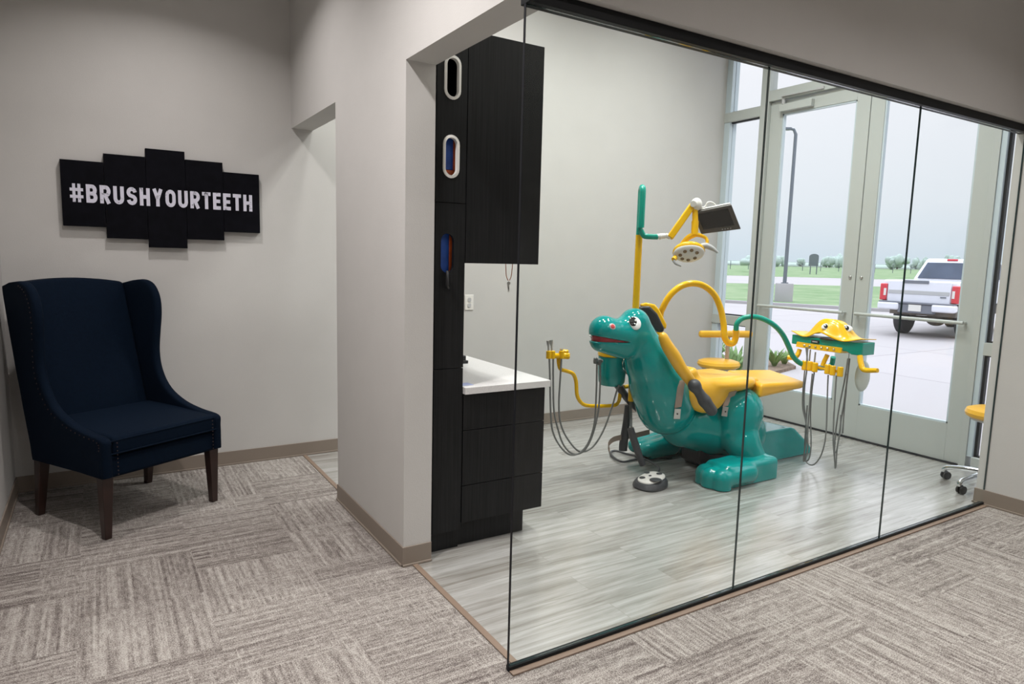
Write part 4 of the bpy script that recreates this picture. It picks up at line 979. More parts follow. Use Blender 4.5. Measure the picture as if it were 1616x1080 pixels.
# yellow seat, leg rest and back
def seat_f(P):
    x, y, z = P[..., 0], P[..., 1], P[..., 2]
    d = s_box(P, (4.02, YC + 0.02, 0.670), (0.37, 0.26, 0.055), 0.05)
    # flap hanging over the near flank
    flap = s_ell(P, (3.83, 3.40, 0.62), (0.19, 0.07, 0.13)); d = smin(d, flap, 0.06)
    d = smin(d, s_ell(P, (4.07, 3.37, 0.700), (0.22, 0.10, 0.055)), 0.05)
    d = smin(d, s_box(P, (3.72, YC + 0.04, 0.74), (0.05, 0.24, 0.10), 0.045, rotm(-28)), 0.06)
    return d
def rotm(deg):     # about Y; columns are the local axes
    a = math.radians(deg); return [[math.cos(a), 0, math.sin(a)], [0, 1, 0], [-math.sin(a), 0, math.cos(a)]]
nets((3.45, 3.22, 0.42), (4.52, 3.95, 1.02), 0.0085, seat_f, 'seat', 'yvinyl', dc, smooth_it=3)
MB().hexa([(4.25, 3.27, 0.585), (4.83, 3.29, 0.612), (4.98, 3.74, 0.625), (4.46, 3.78, 0.60), (4.27, 3.27, 0.695), (4.84, 3.29, 0.668), (4.98, 3.74, 0.69), (4.46, 3.78, 0.715)]).build('leg_rest', 'yvinyl', dc, bevel=0.034, seg=6)
# black and yellow headrest
D = dep(at(1030, 505, 3.72))
hr = [(1008, 484), (1024, 481), (1036, 491), (1050, 516), (1049, 524), (1041, 525)]
def slab(pts, D0, D1, name, mt, parent, bev): return MB().prism([atd(x, y, D0) for x, y in pts], FWD * (D1 - D0)).build(name, mt, parent, bevel=bev, seg=4)
slab([(1004, 487), (1014, 483), (1026, 483), (1038, 495), (1049, 518), (1048, 525), (1038, 524), (1018, 508)], D - 0.06, D + 0.02, 'headrest', 'blackpad', dc, 0.018)
slab([(1010, 480), (1020, 477.5), (1034, 480.5), (1041, 489), (1053, 513), (1051, 520), (1044, 516), (1020, 495)], D + 0.0, D + 0.05, 'headrest_shell', 'yplastic', dc, 0.012)
# front limb: yellow upper, dark grey lower
def surfY(px, py, back=0.0):
    p = surf(px, py, body_f, 3.6, 5.6); return p - FWD * back
ax_ = [(1046, 531, 3.40, 7.5), (1053, 546, 3.38, 9.5), (1064, 563, 3.36, 10.5), (1075, 582, 3.34, 9.5), (1084, 594, 3.33, 9), (1092, 605, 3.33, 8)]
pts = [at(x, y, Y) for x, y, Y, r in ax_]; rs = [r * mpx(p) for (x, y, Y, r), p in zip(ax_, pts)]
pts = [pts[0] + (pts[0] - pts[1]) * 0.35] + pts; rs = [rs[0] * 0.5] + rs
MB().tube(pts, rs, 18, smooth=4).build('upper_arm', 'yvinyl', dc)
def hand_f(P):
    a = at(1096, 609, 3.27); b = at(1112, 633, 3.23); c = at(1123, 648, 3.21)
    d = s_cap(P, a, a, 10.5 * mpx(a), 10.5 * mpx(a)); e = s_cap(P, a, b, 7 * mpx(a), 9 * mpx(b)); f = s_cap(P, b, c, 9.5 * mpx(b), 9 * mpx(c))
    return smin(smin(d, e, 0.02), f, 0.02)
c_ = at(1110, 630, 3.24)
nets(tuple(c_ - Vector((0.25, 0.2, 0.2))), tuple(c_ + Vector((0.25, 0.2, 0.2))), 0.006, hand_f, 'handle', 'rubber', dc, smooth_it=2)
# beige safety straps with steel buckles
def strap(pl, wpx, bl, name):
    ps = [surf(x, y, lambda P: np.minimum(body_f(P), seat_f(P)), 3.6, 5.8) for x, y in pl]
    ps = [p - FWD * 0.012 for p in ps]; kk_ = mpx(ps[0])
    q, _ = crom(ps, [0] * len(ps), 4)
    o = MB().ribbon(q, RTV * wpx * kk_ * 0.5 + UPV * 0.1 * wpx * kk_, 0.003).build(name, 'strap', dc)
    a, b = [surf(x, y, body_f, 3.6, 5.8) - FWD * 0.018 for x, y in bl]; d = (b - a).normalized(); r_ = (RTV - d * RTV.dot(d)).normalized()
    bk_ = MB().obox((a + b) / 2, r_, d.cross(r_), d, (5.2 * kk_, 0.004, (b - a).length / 2)).build('buckle', 'steel', o, bevel=0.002)
    MB().lathe([(0.006, 0), (0.006, 0.004)], (a + b) / 2 - FWD * 0.004, -FWD, 12).build('button', 'black', o)
strap([(1076, 600), (1073, 615), (1071, 630), (1069, 643)], 11, [(1068.5, 645), (1067, 661)], 'strap')
strap([(1156, 618), (1152, 626), (1148, 634), (1145, 641)], 12, [(1144.5, 642), (1142, 657)], 'strap')

# dark hanging handpiece boots between neck and base, with their own strap
rb = empty('suction_handle', (3.35, 3.75, 0), 'pair of dark grey tapered posts under the neck of the teal chair', 'handle')
MB().tube([at(991, 640, 3.85), at(988, 670, 3.85), at(984, 700, 3.85), at(983, 711, 3.85)], [5 * mpx(at(990, 650, 3.85)), 6 * 0.0047, 7.2 * 0.0047, 6.8 * 0.0047], 16, smooth=3).build('post', 'rubber', rb)
MB().tube([at(995, 676, 3.62), at(1002, 700, 3.6), at(1014, 734, 3.58)], [5.4 * 0.0045, 6.2 * 0.0045, 5 * 0.0045], 16, smooth=3).build('post', 'rubber', rb)
MB().ribbon([at(993, 590, 3.8), at(995, 630, 3.8), at(996, 674, 3.7)], RTV * 0.010, 0.002).build('cord', 'hose', rb)
so_ = MB(); sp_ = [at(978, 692, 3.85), at(968, 694, 3.85), at(960, 702, 3.85), at(957, 713, 3.85)]
sp_ = [at(1025, 682, 3.86), at(1000, 688, 3.86), at(978, 691, 3.85), at(966, 695, 3.84), at(960, 703, 3.83), at(962, 713, 3.80)]
so_.ribbon(crom(sp_, [0] * 6, 4)[0], Vector((0.0, 0.0, 0.02)) + FWD * 0.004, 0.002); tag(so_.build('floor_strap', 'strap', None), 'beige strap loop lying on the floor behind the dark posts', 'strap')

# ================================================================== DENTAL LIGHT on its pole
pb = at(1004, 470, 3.75); X_ = pb.x
zj = at(1008, 371, 3.75).z; zt = at(1012, 297, 3.75).z
dl = empty('dental_light', (X_, 3.75, 0.10), 'yellow and teal pole rising behind the head with lamp and monitor arm', 'dental light')
MB().tube([(X_, 3.75, 0.55), (X_, 3.75, zj)], 0.0255, 20).build('pole', 'yplastic', dl)
r2 = 0.025; off = Vector((-FWD.x, -FWD.y, 0)).normalized() * 0.056
p0 = Vector((X_, 3.75, zj)); pt = [p0, Vector((X_, 3.75, zt - 0.03))]
for a in (20, 45, 70, 90, 110, 135, 160): aa = math.radians(a); pt.append(Vector((X_, 3.75, zt - 0.03)) + off * 0.5 * (1 - math.cos(aa)) + Vector((0, 0, 0.03 * math.sin(aa))))
q = Vector((X_, 3.75, 0)) + off; pt += [Vector((q.x, q.y, zt - 0.03)), Vector((q.x, q.y, zj + 0.05))]
ze = at(1020, 373, 3.7).z; Dp = dep(Vector((q.x, q.y, ze)))
e0 = Vector((q.x, q.y, ze + 0.04)); e1 = atd(1016, 372, Dp); e2 = atd(1024, 373.5, Dp); e3 = atd(1038, 374, Dp)
MB().tube(pt, 0.0235, 20).build('hooked_tube', 'tealtube', dl)
MB().tube([e0, e1, e2, e3], 0.020, 18, smooth=4).build('elbow', 'tealtube', dl)
k = Dp / FPX
MB().tube([atd(1037, 373.5, Dp), atd(1050, 372.5, Dp)], 4.3 * k, 16).tube([atd(1050, 371, Dp), atd(1058, 375, Dp)], 3.6 * k, 14).tube([atd(1041, 373.5, Dp), atd(1043, 373.5, Dp)], 5 * k, 16).build('swivel', 'white', dl, bevel=0.002)
a, b = atd(1058, 374, Dp), atd(1093, 324, Dp); dd = (b - a).normalized(); sd = dd.cross(FWD).normalized()
MB().obox((a + b) / 2, dd, sd, FWD, ((b - a).length / 2 + 0.01, 5.2 * k, 4.8 * k)).build('spring_arm', 'yplastic', dl, bevel=0.008, seg=3)
kn = atd(1099, 323, Dp)
ko = MB().ell(kn, RTV * 9 * k, UPV * 10.5 * k, FWD * 9 * k, 20, 14).tube([atd(1094, 322, Dp - 0.04), atd(1094, 322, Dp + 0.02)], 0.022, 16).build('knuckle', 'white', dl)
MB().tube([atd(1097, 330, Dp), atd(1097, 350, Dp)], 4.6 * k, 16).tube([atd(1097, 349, Dp), atd(1096, 371, Dp)], 5.6 * k, 18).build('drop_tube', 'yplastic', dl)
fk = MB(); Lc = atd(1089, 397, Dp - 0.01)
arc = [atd(1097, 370, Dp), atd(1088, 374, Dp + 0.01), atd(1080, 381, Dp + 0.02), atd(1073, 391, Dp + 0.02), atd(1066, 405, Dp)]
fk.tube(arc, [4.5 * k, 4.5 * k, 4 * k, 3.6 * k, 3 * k], 12, smooth=4)
arc = [atd(1097, 370, Dp), atd(1106, 372, Dp), atd(1114, 376, Dp), atd(1116, 383, Dp - 0.01), atd(1111, 389, Dp - 0.01)]
fk.tube(arc, [4 * k, 3 * k, 2.6 * k, 2.6 * k, 3 * k], 12, smooth=4); fk.build('fork', 'yplastic', dl)
nL = (-FWD * 0.72 - UPV * 0.66 - RTV * 0.15).normalized(); rL = (RTV + UPV * 0.22 - nL * (RTV + UPV * 0.22).dot(nL)).normalized(); uL = nL.cross(rL); uL = uL if uL.dot(UPV) > 0 else -uL
Lc = atd(1087, 400, Dp - 0.02)
lh = MB().ell(Lc - nL * 0.018, rL * 25 * k, uL * 19 * k, nL * 0.045, 28, 16).build('lamp_head', 'yplastic', dl)
lf = MB().ell(Lc, rL * 24 * k, uL * 16.5 * k, nL * 0.030, 28, 16).build('lamp_face', 'white', dl)
for ax2, ay2 in ((-13, 1), (-6, 7.5), (4, 9), (12, 4), (9, -5.5), (-1, -8.5), (-10, -6)):
    rr_ = math.hypot(ax2 / 24, ay2 / 17.5); zz = 0.030 * math.sqrt(max(0, 1 - rr_ * rr_))
    MB().ell(Lc + rL * ax2 * k + uL * ay2 * k + nL * (zz), rL * 3.1 * k, uL * 3.1 * k, nL * 0.004, 12, 8).build('lens', 'lens', lf)
MB().tube([atd(1107, 389, Dp - 0.02), atd(1114, 388, Dp - 0.03), atd(1124, 392, Dp - 0.04), atd(1133, 399, Dp - 0.05)], [4.6 * k, 4.8 * k, 3.8 * k, 1.6 * k], 14, smooth=4).build('grip', 'silver', dl)
MB().tube([atd(1066, 407, Dp - 0.02), atd(1063, 410, Dp - 0.03)], 4 * k, 12).build('knob', 'yplastic', dl)
MB().tube([atd(1063, 411, Dp - 0.03), atd(1067, 416, Dp - 0.035), atd(1075, 420, Dp - 0.04)], [2.8 * k, 2.6 * k, 1.4 * k], 12, smooth=4).build('grip', 'silver', dl)
# monitor hung from the knuckle
tl, tr_, br2, bl_ = atd(1093, 336, Dp - 0.01), atd(1154.5, 323.5, Dp - 0.05), atd(1169.5, 362, Dp + 0.06), atd(1107, 370, Dp + 0.08)
nrm = (tr_ - tl).cross(bl_ - tl).normalized(); nrm = nrm if nrm.dot(FWD) < 0 else -nrm
mo = MB().hexa([tl - nrm * 0.035, tr_ - nrm * 0.035, br2 - nrm * 0.035, bl_ - nrm * 0.035, tl, tr_, br2, bl_]).build('monitor', 'bezel', dl, bevel=0.005)
def lerp4(u, v): return (tl * (1 - u) + tr_ * u) * (1 - v) + (bl_ * (1 - u) + br2 * u) * v
MB().hexa([lerp4(0.09, 0.1) - nrm * 0.001, lerp4(0.88, 0.1) - nrm * 0.001, lerp4(0.88, 0.8) - nrm * 0.001, lerp4(0.09, 0.8) - nrm * 0.001, lerp4(0.09, 0.1) + nrm * 0.0015, lerp4(0.88, 0.1) + nrm * 0.0015, lerp4(0.88, 0.8) + nrm * 0.0015, lerp4(0.09, 0.8) + nrm * 0.0015]).build('screen', 'screen', mo, smooth=False)
bt = MB()
for u in (0.55, 0.62, 0.69, 0.76): bt.lathe([(0.004, 0), (0.004, 0.002)], lerp4(u, 0.9) + nrm * 0.0008, nrm, 10)
bt.build('buttons', 'silver', mo)
MB().hexa([lerp4(0.01, -0.02) - nrm * 0.04, lerp4(0.99, -0.02) - nrm * 0.04, lerp4(1.0, 0.06) - nrm * 0.04, lerp4(0.0, 0.06) - nrm * 0.04, lerp4(0.01, -0.02) - nrm * 0.02, lerp4(0.99, -0.02) - nrm * 0.02, lerp4(1.0, 0.04) - nrm * 0.036, lerp4(0.0, 0.04) - nrm * 0.036]).build('monitor_shell', 'white', mo, bevel=0.003)
MB().tube([atd(1102, 328, Dp), atd(1112, 327, Dp + 0.01), atd(1117, 320, Dp + 0.0), atd(1124, 320, Dp), atd(1131, 326, Dp)], 1.5 * k, 10, smooth=4).tube([atd(1104, 330, Dp + 0.02), atd(1120, 335, Dp + 0.05)], 3 * k, 10).build('monitor_bracket', 'white', dl)

# ================================================================== CUSPIDOR, arm and handpieces on the left
YK = 3.88
cu2 = at(966, 580, YK); kk2 = mpx(cu2); zc0 = at(966, 608, YK).z; zc1 = at(966, 562, YK).z
cp = empty('cuspidor', (cu2.x, YK, 0), 'teal bowl unit with yellow rim and hose holder arm behind the head', 'cuspidor')
MB().lathe([(0.5 * 0.095, 0), (0.085, 0.004), (0.100, 0.03), (0.106, 0.10), (0.108, zc1 - zc0)], (cu2.x, YK, zc0), seg=36).build('bowl_housing', 'teal', cp)
MB().lathe([(0.104, 0), (0.112, 0.006), (0.112, 0.030), (0.104, 0.038), (0.08, 0.034), (0.05, 0.015)], (cu2.x, YK, zc1), seg=36).build('rim', 'yplastic', cp)
MB().tube([(cu2.x + 0.05, YK, zc0 + 0.01), (cu2.x + 0.2, YK - 0.02, 0.5), (cu2.x + 0.45, YK - 0.1, 0.3), (3.75, 3.70, 0.25)], 0.03, 14, smooth=4).build('support_tube', 'rubber', cp)
pa = [(984, 613), (979, 620), (977, 632), (972, 639), (962, 640.5), (935, 641), (920, 638), (911, 625), (909, 602), (904, 590), (893, 585.5), (885, 583), (882, 575), (881, 562)]
MB().tube([at(x, y, YK + (0.0 if i else 0.0)) for i, (x, y) in enumerate(pa)], 3.0 * kk2, 14, smooth=5).build('holder_arm', 'yplastic', cp)
MB().tube([at(1000, 609, YK), at(984, 611, YK)], 3.4 * kk2, 12).build('arm_socket', 'yplastic', cp)
ho = MB(); 
ho.ell(at(890, 559, YK), Vector((0.048, 0, 0)), Vector((0, 0.04, 0)), (0, 0, 0.016), 20, 10)
ho.tube([at(866, 561, YK - 0.02), at(897, 563, YK - 0.02)], 0.02, 12)
for x in (866, 872, 886): 
    c0 = at(x, 560, YK - 0.035); ho.lathe([(0.016, -0.028), (0.019, -0.026), (0.019, 0.026), (0.016, 0.028)], c0, seg=14)
hoo = ho.build('instrument_holder', 'yplastic', cp)
MB().lathe([(0.030, 0), (0.030, 0.012), (0.022, 0.018)], at(891, 556, YK), seg=20).build('knob', 'yplastic', hoo)
for x, y in ((865, 538), (870, 537), (886, 550)):
    c0 = at(x, y, YK - 0.035); c1 = at(x + 1, 562, YK - 0.035); MB().tube([c1, (c0 * 0.6 + c1 * 0.4), c0 + (c1 - c0) * 0.2, c0], [0.007, 0.006, 0.011, 0.013], 10).build('handpiece', 'steel', hoo)
def hose(pl, Y, r, mt, parent, name='hose', D=None):
    ps = [at(x, y, Y if not isinstance(Y, (tuple, list)) else Y[0] + (Y[1] - Y[0]) * i / (len(pl) - 1)) for i, (x, y) in enumerate(pl)]
    return MB().tube(ps, r, 8, smooth=5).build(name, mt, parent)
hose([(867, 566), (868, 600), (869, 650), (872, 680), (882, 702), (897, 717), (913, 716), (928, 700), (938, 668), (941, 620), (942, 575)], (YK - 0.04, YK - 0.12), 0.0068, 'hose', cp)
hose([(873, 566), (873, 600), (874, 645), (878, 668), (888, 700), (903, 716), (920, 713), (934, 690), (944, 650), (947, 610), (947, 575)], (YK - 0.04, YK - 0.12), 0.0068, 'hose', cp)
hose([(886, 566), (884, 600), (882, 640), (885, 670), (897, 695), (915, 713), (935, 706), (952, 680), (965, 645), (974, 615), (977, 608)], (YK - 0.04, YK - 0.1), 0.0068, 'hose', cp)
sv = MB()
for x, y in ((940, 570), (946, 572)): c0 = at(x, y, YK - 0.12); sv.lathe([(0.013, -0.02), (0.016, -0.018), (0.016, 0.02), (0.008, 0.028)], c0, seg=12)
sv.tube([at(938, 570, YK - 0.12), at(950, 570, YK - 0.11)], 0.012, 10); sv.build('suction_valve', 'hose', cp)
MB().tube([at(985, 565, YK - 0.1), at(983, 573, YK - 0.13), at(984, 582, YK - 0.14), at(989, 590, YK - 0.1)], 0.006, 8, smooth=4).build('faucet', 'chrome', cp)

# ================================================================== INSTRUMENT TRAY with arched arm
arch = [(1042, 500, 3.85), (1046, 486, 3.82), (1057, 467, 3.78), (1073, 453, 3.74), (1091, 447.5, 3.70), (1110, 451, 3.66), (1127, 465, 3.62), (1137, 487, 3.59), (1142, 512, 3.57), (1143, 531, 3.56), (1149, 541, 3.55), (1157, 541.5, 3.54), (1161, 533, 3.53), (1161.5, 521, 3.52)]
it = empty('instrument_tray', at(1315, 560, 3.1), 'teal tray unit with yellow big-eyed cover held by an arched yellow and teal arm', 'dental tray')
pts = [at(*p) for p in arch]; MB().tube([pts[0] + Vector((0, 0, -0.5)), pts[0] + Vector((0, 0, -0.25))] + pts, 5.0 * mpx(pts[6]), 18, smooth=5).build('arm_tube', 'yplastic', it)
arch2 = [(1161.5, 521, 3.52), (1163, 511, 3.51), (1171, 503, 3.49), (1186, 500, 3.45), (1203, 503, 3.40), (1221, 513, 3.35), (1235, 528, 3.33), (1245, 548, 3.31), (1251, 562, 3.30), (1262, 573, 3.28), (1280, 579, 3.26), (1300, 581, 3.24), (1312, 576, 3.22), (1315, 564, 3.20)]
pts2 = [at(*p) for p in arch2]; MB().tube(pts2, 4.1 * mpx(pts2[5]), 18, smooth=5).build('arm_tube', 'tealtube', it)
# tray body: front faces the patient (-X); width along Y
XT = 4.80
def tp(px, py, dx=0.0): p = atX(px, py, XT + dx); return p
pL, pR = atX(1250, 528, XT), atX(1362, 542, XT)
yl, yr = pL.y, pR.y; zT = (pL.z + pR.z) / 2; zB = atX(1320, 560, XT).z
tb = MB()
# front apron curved: thin in the middle, deeper right wing
ol3 = [(1250, 527), (1386, 545), (1386, 565), (1356, 562), (1352, 556), (1262, 546), (1258, 550), (1249, 548)]
q3 = [atX(x, y, XT) for x, y in ol3]
nT = 14
def fx(y): # bowed front in plan
    u = (y - (yl + yr) / 2) / abs(yl - yr) * 2; return -0.03 * (1 - u * u)
vs = []; fs = []; cols = 16
for i in range(cols + 1):
    u = i / cols; y = yl + (yr - yl) * u; x = XT + fx(y)
    zt3 = zT; zb3 = zT - (0.095 if u > 0.86 else 0.075)
    vs += [(x, y, zt3), (x, y, zb3), (XT + 0.16, y, zb3), (XT + 0.16, y, zt3)]
for i in range(cols):
    for k_ in range(4): fs.append((i * 4 + k_, i * 4 + (k_ + 1) % 4, (i + 1) * 4 + (k_ + 1) % 4, (i + 1) * 4 + k_))
fs += [(0, 1, 2, 3), tuple(cols * 4 + k_ for k_ in range(4))]
tbody = tb.add(vs, fs).build('tray_body', 'tealtube', it, bevel=0.006)
# yellow control strip below with indicator buttons
def strip_pts(u): y = yl + (yr - yl) * u; return XT + fx(y) - 0.006, y
zs = zT - 0.062
cst = MB(); vs = []; fs = []
for i in range(13):
    x, y = strip_pts(0.10 + 0.66 * i / 12); vs += [(x, y, zs + 0.012), (x - 0.01, y, zs - 0.03), (x + 0.10, y, zs - 0.035), (x + 0.10, y, zs + 0.005)]
for i in range(12):
    for k_ in range(4): fs.append((i * 4 + k_, i * 4 + (k_ + 1) % 4, (i + 1) * 4 + (k_ + 1) % 4, (i + 1) * 4 + k_))
fs += [(0, 1, 2, 3), (48, 49, 50, 51)]
st = cst.add(vs, fs).build('control_strip', 'yplastic', it, bevel=0.004)
for i in range(6):
    x, y = strip_pts(0.24 + 0.085 * i); MB().lathe([(0.009, 0), (0.009, 0.006), (0.006, 0.009)], (x - 0.006, y, zs - 0.008), (-1, 0, -0.1), 14).build('button', 'steel', st)
x, y = strip_pts(0.39); MB().box((x - 0.003, y - 0.034, zT - 0.043), (x + 0.008, y + 0.034, zT - 0.018)).build('display', 'black', it, bevel=0.003)
dx_ = MB().box((x - 0.005, y - 0.022, zT - 0.035), (x - 0.0025, y + 0.022, zT - 0.026)).build('display_window', 'silver', it)
# side grips
k4 = mpx(pL)
MB().tube([atX(1262, 552, XT), atX(1259, 560, XT - 0.02), atX(1253, 565, XT - 0.04), atX(1243, 564, XT - 0.06)], [3.6 * k4, 3.6 * k4, 3.6 * k4, 3.4 * k4], 14, smooth=5).build('grip', 'yplastic', it)
MB().tube([atX(1357, 562, XT), atX(1359, 575, XT - 0.02), atX(1364, 584, XT - 0.03), atX(1385, 585, XT - 0.04)], [4.0 * k4, 4.0 * k4, 3.8 * k4, 3.2 * k4], 14, smooth=5).build('grip', 'yplastic', it)
# wavy yellow cover with domed face
NXc, NYc = 18, 36; vs = []
yc_ = (yl + yr) / 2; hw = abs(yl - yr) / 2 * 0.98
def cover(u, v):   # u -1..1 across Y (left positive y), v 0..1 depth
    y = yc_ + u * hw; x = XT - 0.050 + 0.20 * v + 0.03 * u * u
    z = zT + 0.010 + 0.012 * math.cos(u * 6.0) * (1 - v) + 0.012 * abs(u) ** 3
    dome = math.exp(-((u + 0.02) / 0.52) ** 4) ** 0.9 * math.exp(-((v - 0.55) / 0.42) ** 4); z += 0.135 * dome
    z += 0.022 * math.exp(-((u - 0.12) / 0.22) ** 2) * (1 - v) ** 3
    return Vector((x, y, z))
for i in range(NYc + 1):
    for j in range(NXc + 1): vs.append(cover(-1 + 2 * i / NYc, j / NXc))
fs = [(i * (NXc + 1) + j, i * (NXc + 1) + j + 1, (i + 1) * (NXc + 1) + j + 1, (i + 1) * (NXc + 1) + j) for i in range(NYc) for j in range(NXc)]
co_ = MB().add(vs, fs).build('cover', 'yplastic', it); sd_ = co_.modifiers.new('s', 'SOLIDIFY'); sd_.thickness = 0.006
def eye_at(px, py, rx, ry, ang):
    # find the cover point seen there
    best = None
    for i in range(80):
        for j in range(50):
            p = cover(-0.8 + 1.6 * i / 79, 0.02 + 0.6 * j / 49); q = MW.T @ (np.array(p) - [0, 0, CAMH]); X2, Y2 = 808 + FPX * q[0] / -q[2], 540 - FPX * q[1] / -q[2]; d = (X2 - px) ** 2 + (Y2 - py) ** 2 + (-q[2]) * 3
            if best is None or d < best[0]: best = (d, p)
    p = best[1]; n = (-FWD * 0.75 + Vector((0, 0, 0.5)) + Vector((-0.4, 0, 0))).normalized(); r = (RTV - n * RTV.dot(n)).normalized(); u = n.cross(r); u = u if u.z > 0 else -u
    a = math.radians(ang); r, u = r * math.cos(a) + u * math.sin(a), u * math.cos(a) - r * math.sin(a); k = mpx(p)
    e = MB().ell(p, r * rx * k, u * ry * k, n * 0.008, 20, 10).build('eye', 'eyewhite', co_)
    MB().ell(p + n * 0.006 - r * k * 0.5, r * rx * 0.45 * k, u * ry * 0.72 * k, n * 0.005, 16, 8).build('pupil', 'eyeblack', co_); MB().ell(p + n * 0.011 + u * k * 1.0 - r * k * 1.2, r * 1.1 * k, u * 1.3 * k, n * 0.002, 10, 6).build('glint', 'eyewhite', co_)
eye_at(1304, 515, 7, 5, 15); eye_at(1336.5, 519, 8.5, 6, -12)
MB().ell(atX(1306, 535, XT - 0.035), Vector((0.02, 0, 0)), Vector((0, 0.07, 0)), Vector((0, 0, 0.012)), 20, 10).build('mouth', 'blackpad', co_)
# instrument holders under the tray and their hoses
hb_ = MB(); zc = atX(1300, 580, XT).z
hb_.tube([atX(1306, 560, XT - 0.0), atX(1301, 570, XT - 0.01), atX(1298, 578, XT - 0.02)], 0.017, 12)
hb_.tube([atX(1268, 576, XT - 0.02), atX(1329, 588, XT - 0.02)], 0.012, 10)
hs_ = hb_.build('holder_bar', 'yplastic', it)
for px, py in ((1270, 577), (1278, 578), (1286, 580), (1306, 583), (1314, 585), (1326, 587)):
    c0 = atX(px, py, XT - 0.045); MB().lathe([(0.017, -0.038), (0.022, -0.032), (0.022, 0.032), (0.017, 0.038)], c0, (0.1, 0.05, 1), 14).build('holder', 'yplastic', hs_)
for px, t0, t1 in ((1273, 548, 572), (1277, 552, 572), (1285, 556, 574)):
    MB().tube([atX(px + 2, t0, XT - 0.045), atX(px, t1, XT - 0.045)], 0.006, 8).build('handpiece', 'steel', hs_)
def hoseX(pl, dx, r=0.0055):
    ps = [atX(x, y, XT + dx) for x, y in pl]; MB().tube(ps, r, 8, smooth=5).build('hose', 'hose', it)
hoseX([(1270, 585), (1267, 620), (1267, 645), (1272, 668), (1275, 700), (1272, 722), (1268, 728), (1269, 715), (1274, 690), (1276, 660), (1279, 620), (1282, 590)], -0.06)
hoseX([(1272, 548), (1274, 575), (1270, 610), (1269, 640), (1272, 665), (1271, 700), (1269, 720), (1275, 732), (1285, 733), (1296, 718), (1303, 690), (1305, 650), (1306, 615), (1307, 592)], -0.05)
hoseX([(1285, 588), (1281, 620), (1279, 655), (1280, 690), (1279, 715), (1275, 727), (1270, 723), (1270, 700), (1272, 670), (1274, 640)], -0.045)
hoseX([(1320, 593), (1317, 640), (1315, 690), (1317, 725), (1319, 738), (1321, 710), (1326, 680), (1327, 655)], -0.045)
hoseX([(1341, 566), (1337, 600), (1332, 635), (1327, 665), (1324, 690), (1319, 715), (1315, 700), (1316, 650)], 0.05)
hoseX([(1337, 590), (1335, 620), (1332, 650), (1330, 684)], 0.05)
hoseX([(1338, 566), (1333, 600), (1325, 640), (1319, 680), (1317, 712), (1318, 740)], 0.0)
bg_ = MB(); c0 = atX(1361, 594, XT + 0.16); bg_.ell(c0, RTV * 0.055, FWD * 0.045, Vector((0, 0, 0.12)), 20, 14); bg_.build('cup_sleeve', 'bag', it)

# ================================================================== FOOT PEDAL
fp = empty('foot_pedal', (3.22, 3.38, 0), 'grey and white oval foot pedal on the vinyl floor', 'foot pedal')
pc = atz(1027, 768, 0.03); th = math.radians(12)
def ov_(rx, ry, n=36): return [(rx * math.copysign(abs(math.cos(2 * math.pi * i / n)) ** 0.8, math.cos(2 * math.pi * i / n)), ry * math.copysign(abs(math.sin(2 * math.pi * i / n)) ** 0.8, math.sin(2 * math.pi * i / n))) for i in range(n)]
def pr(x, y, z): return Vector((pc.x + x * math.cos(th) - y * math.sin(th), pc.y + x * math.sin(th) + y * math.cos(th), z))
def loftp(secs, name, mt, parent):
    m = MB(); vs = []; n = 36
    for rx, ry, z, ox in secs: vs += [pr(x + ox, y, z + (0.012 * x / 0.1 if z > 0.03 else 0)) for x, y in ov_(rx, ry)]
    fs = [(i * n + k, i * n + (k + 1) % n, (i + 1) * n + (k + 1) % n, (i + 1) * n + k) for i in range(len(secs) - 1) for k in range(n)]
    fs += [tuple(range(n - 1, -1, -1)), tuple((len(secs) - 1) * n + k for k in range(n))]
    return m.add(vs, fs).build(name, mt, parent)
pc = atz(1026, 768, 0.0)
bo = loftp([(0.125, 0.105, 0.0, 0), (0.130, 0.110, 0.012, 0), (0.128, 0.108, 0.032, 0), (0.115, 0.097, 0.052, 0), (0.09, 0.075, 0.060, 0)], 'base', 'rubber', fp)
loftp([(0.112, 0.080, 0.046, 0.01), (0.108, 0.078, 0.066, 0.01), (0.090, 0.066, 0.074, 0.01)], 'top_plate', 'white', fp)
for dx, dy, r_ in ((-0.062, 0.035, 0.024), (0.068, -0.02, 0.024), (-0.002, 0.010, 0.012), (-0.035, -0.060, 0.046), (0.03, 0.062, 0.024)):
    c0 = pr(dx + 0.01, dy, 0.076 + 0.012 * dx / 0.1); MB().ell(c0, (r_, 0, 0), (0, r_ * 0.85, 0), (0, 0, 0.005), 16, 8).build('patch', 'rubber', fp)
cbl = [atz(1043, 752, 0.03), atz(1040, 740, 0.05), atz(1028, 730, 0.04), atz(1010, 722, 0.02), atz(990, 717, 0.012), atz(973, 712, 0.012), atz(964, 714, 0.012), atz(968, 722, 0.012), atz(982, 729, 0.012), atz(1000, 726, 0.012), atz(1030, 722, 0.012), atz(1060, 722, 0.012)]
MB().tube([pr(0.11, 0.02, 0.03), pr(0.15, 0.06, 0.03)] + cbl[1:], 0.009, 10, smooth=5).build('cable', 'rubber', fp)

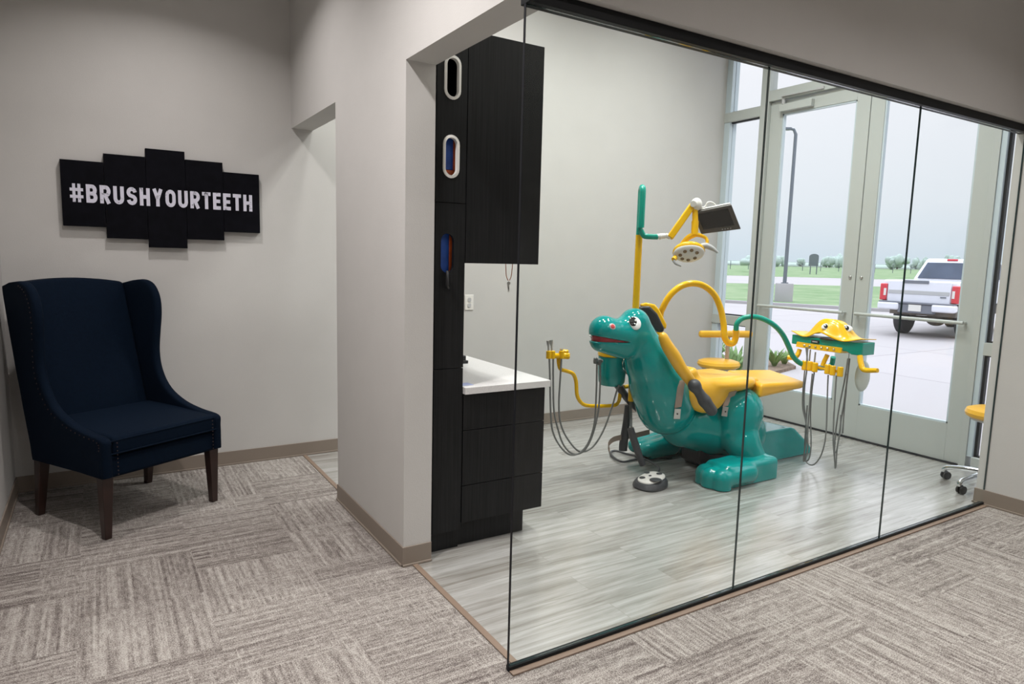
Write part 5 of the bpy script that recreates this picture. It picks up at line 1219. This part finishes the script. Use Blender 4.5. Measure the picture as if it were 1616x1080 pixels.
# ================================================================== STOOLS
def stool(cx, cy, zs, label, back=None, ang0=0.0, rs=0.2, seatw=1.0):
    t = empty('rolling_stool', (cx, cy, 0), label, 'stool')
    MB().lathe([(0.02, -0.045), (rs * 0.86, -0.045), (rs * 0.97, -0.03), (rs, -0.008), (rs * 0.95, 0.018), (rs * 0.75, 0.032), (0.02, 0.036)], (cx, cy, zs), seg=40).build('seat', 'yvinyl', t)
    MB().lathe([(rs * 0.8, -0.062), (rs * 0.85, -0.046)], (cx, cy, zs), seg=30).build('seat_pan', 'silver', t)
    MB().lathe([(0.026, 0.09), (0.026, 0.26), (0.016, 0.27), (0.016, zs - 0.06)], (cx, cy, 0), seg=18).build('column', 'chrome', t)
    for k in range(5):
        a = ang0 + math.radians(72 * k); d = Vector((math.cos(a), math.sin(a), 0)); c0 = Vector((cx, cy, 0)); R3 = 0.30
        MB().tube([c0 + d * 0.01 + Vector((0, 0, 0.125)), c0 + d * 0.14 + Vector((0, 0, 0.12)), c0 + d * (R3 - 0.03) + Vector((0, 0, 0.098)), c0 + d * R3 + Vector((0, 0, 0.080)), c0 + d * (R3 + 0.004) + Vector((0, 0, 0.055))], [0.024, 0.021, 0.017, 0.018, 0.014], 12, smooth=4).build('base_leg', 'chrome', t)
        w_ = c0 + d * R3 + Vector((0.012, -0.008, 0.030)); s2 = Vector((-d.y, d.x, 0)) if k % 2 else Vector((0.5, 0.86, 0))
        cm = MB(); 
        for sg_ in (-1, 1): cm.lathe([(0.020, -0.009), (0.030, -0.007), (0.030, 0.007), (0.020, 0.009)], w_ + s2 * 0.014 * sg_, s2, 20)
        cm.ell(w_ + Vector((0, 0, 0.012)), s2 * 0.006, s2.cross(Vector((0, 0, 1))) * 0.022, Vector((0, 0, 0.024)), 12, 8)
        cm.build('caster', 'black', t)
    if back:
        a, b, zz = back
        a, b = Vector(a), Vector(b); d = (b - a).normalized()
        MB().obox((a + b) / 2, d, Vector((-d.y, d.x, 0)), (0, 0, 1), ((b - a).length / 2, 0.03, 0.036)).build('backrest', 'yvinyl', t, bevel=0.028, seg=5)
        m_ = (a + b) / 2 + d * 0.03; o_ = Vector((cx, cy, zs - 0.05))
        MB().tube([Vector((m_.x, m_.y, m_.z - 0.03)), Vector((m_.x, m_.y, zs + 0.08)), Vector((m_.x, m_.y, zs - 0.04)), o_], 0.020, 12, smooth=3).build('back_post', 'strap', t)
c1 = atz(1134, 575, 0.565)
stool(5.50, 2.19, 0.575, 'yellow rolling stool with chrome star base partly hidden behind the right wall end', ang0=math.radians(167 - 72 * 1), rs=0.20)
YS = 4.72; pA, pB_ = at(1103, 527.5, YS + 0.12), at(1187, 527.5, YS - 0.10); 
cs_ = at(1134, 573, YS)
pB_ = at(1187, 527.5, YS - 0.10); pA.z = pB_.z = (pA.z + pB_.z) / 2
stool(cs_.x, YS, cs_.z, 'yellow stool with a straight padded backrest behind the teal chair by the window', back=(pA, pB_, 0), ang0=0.4, rs=0.215)
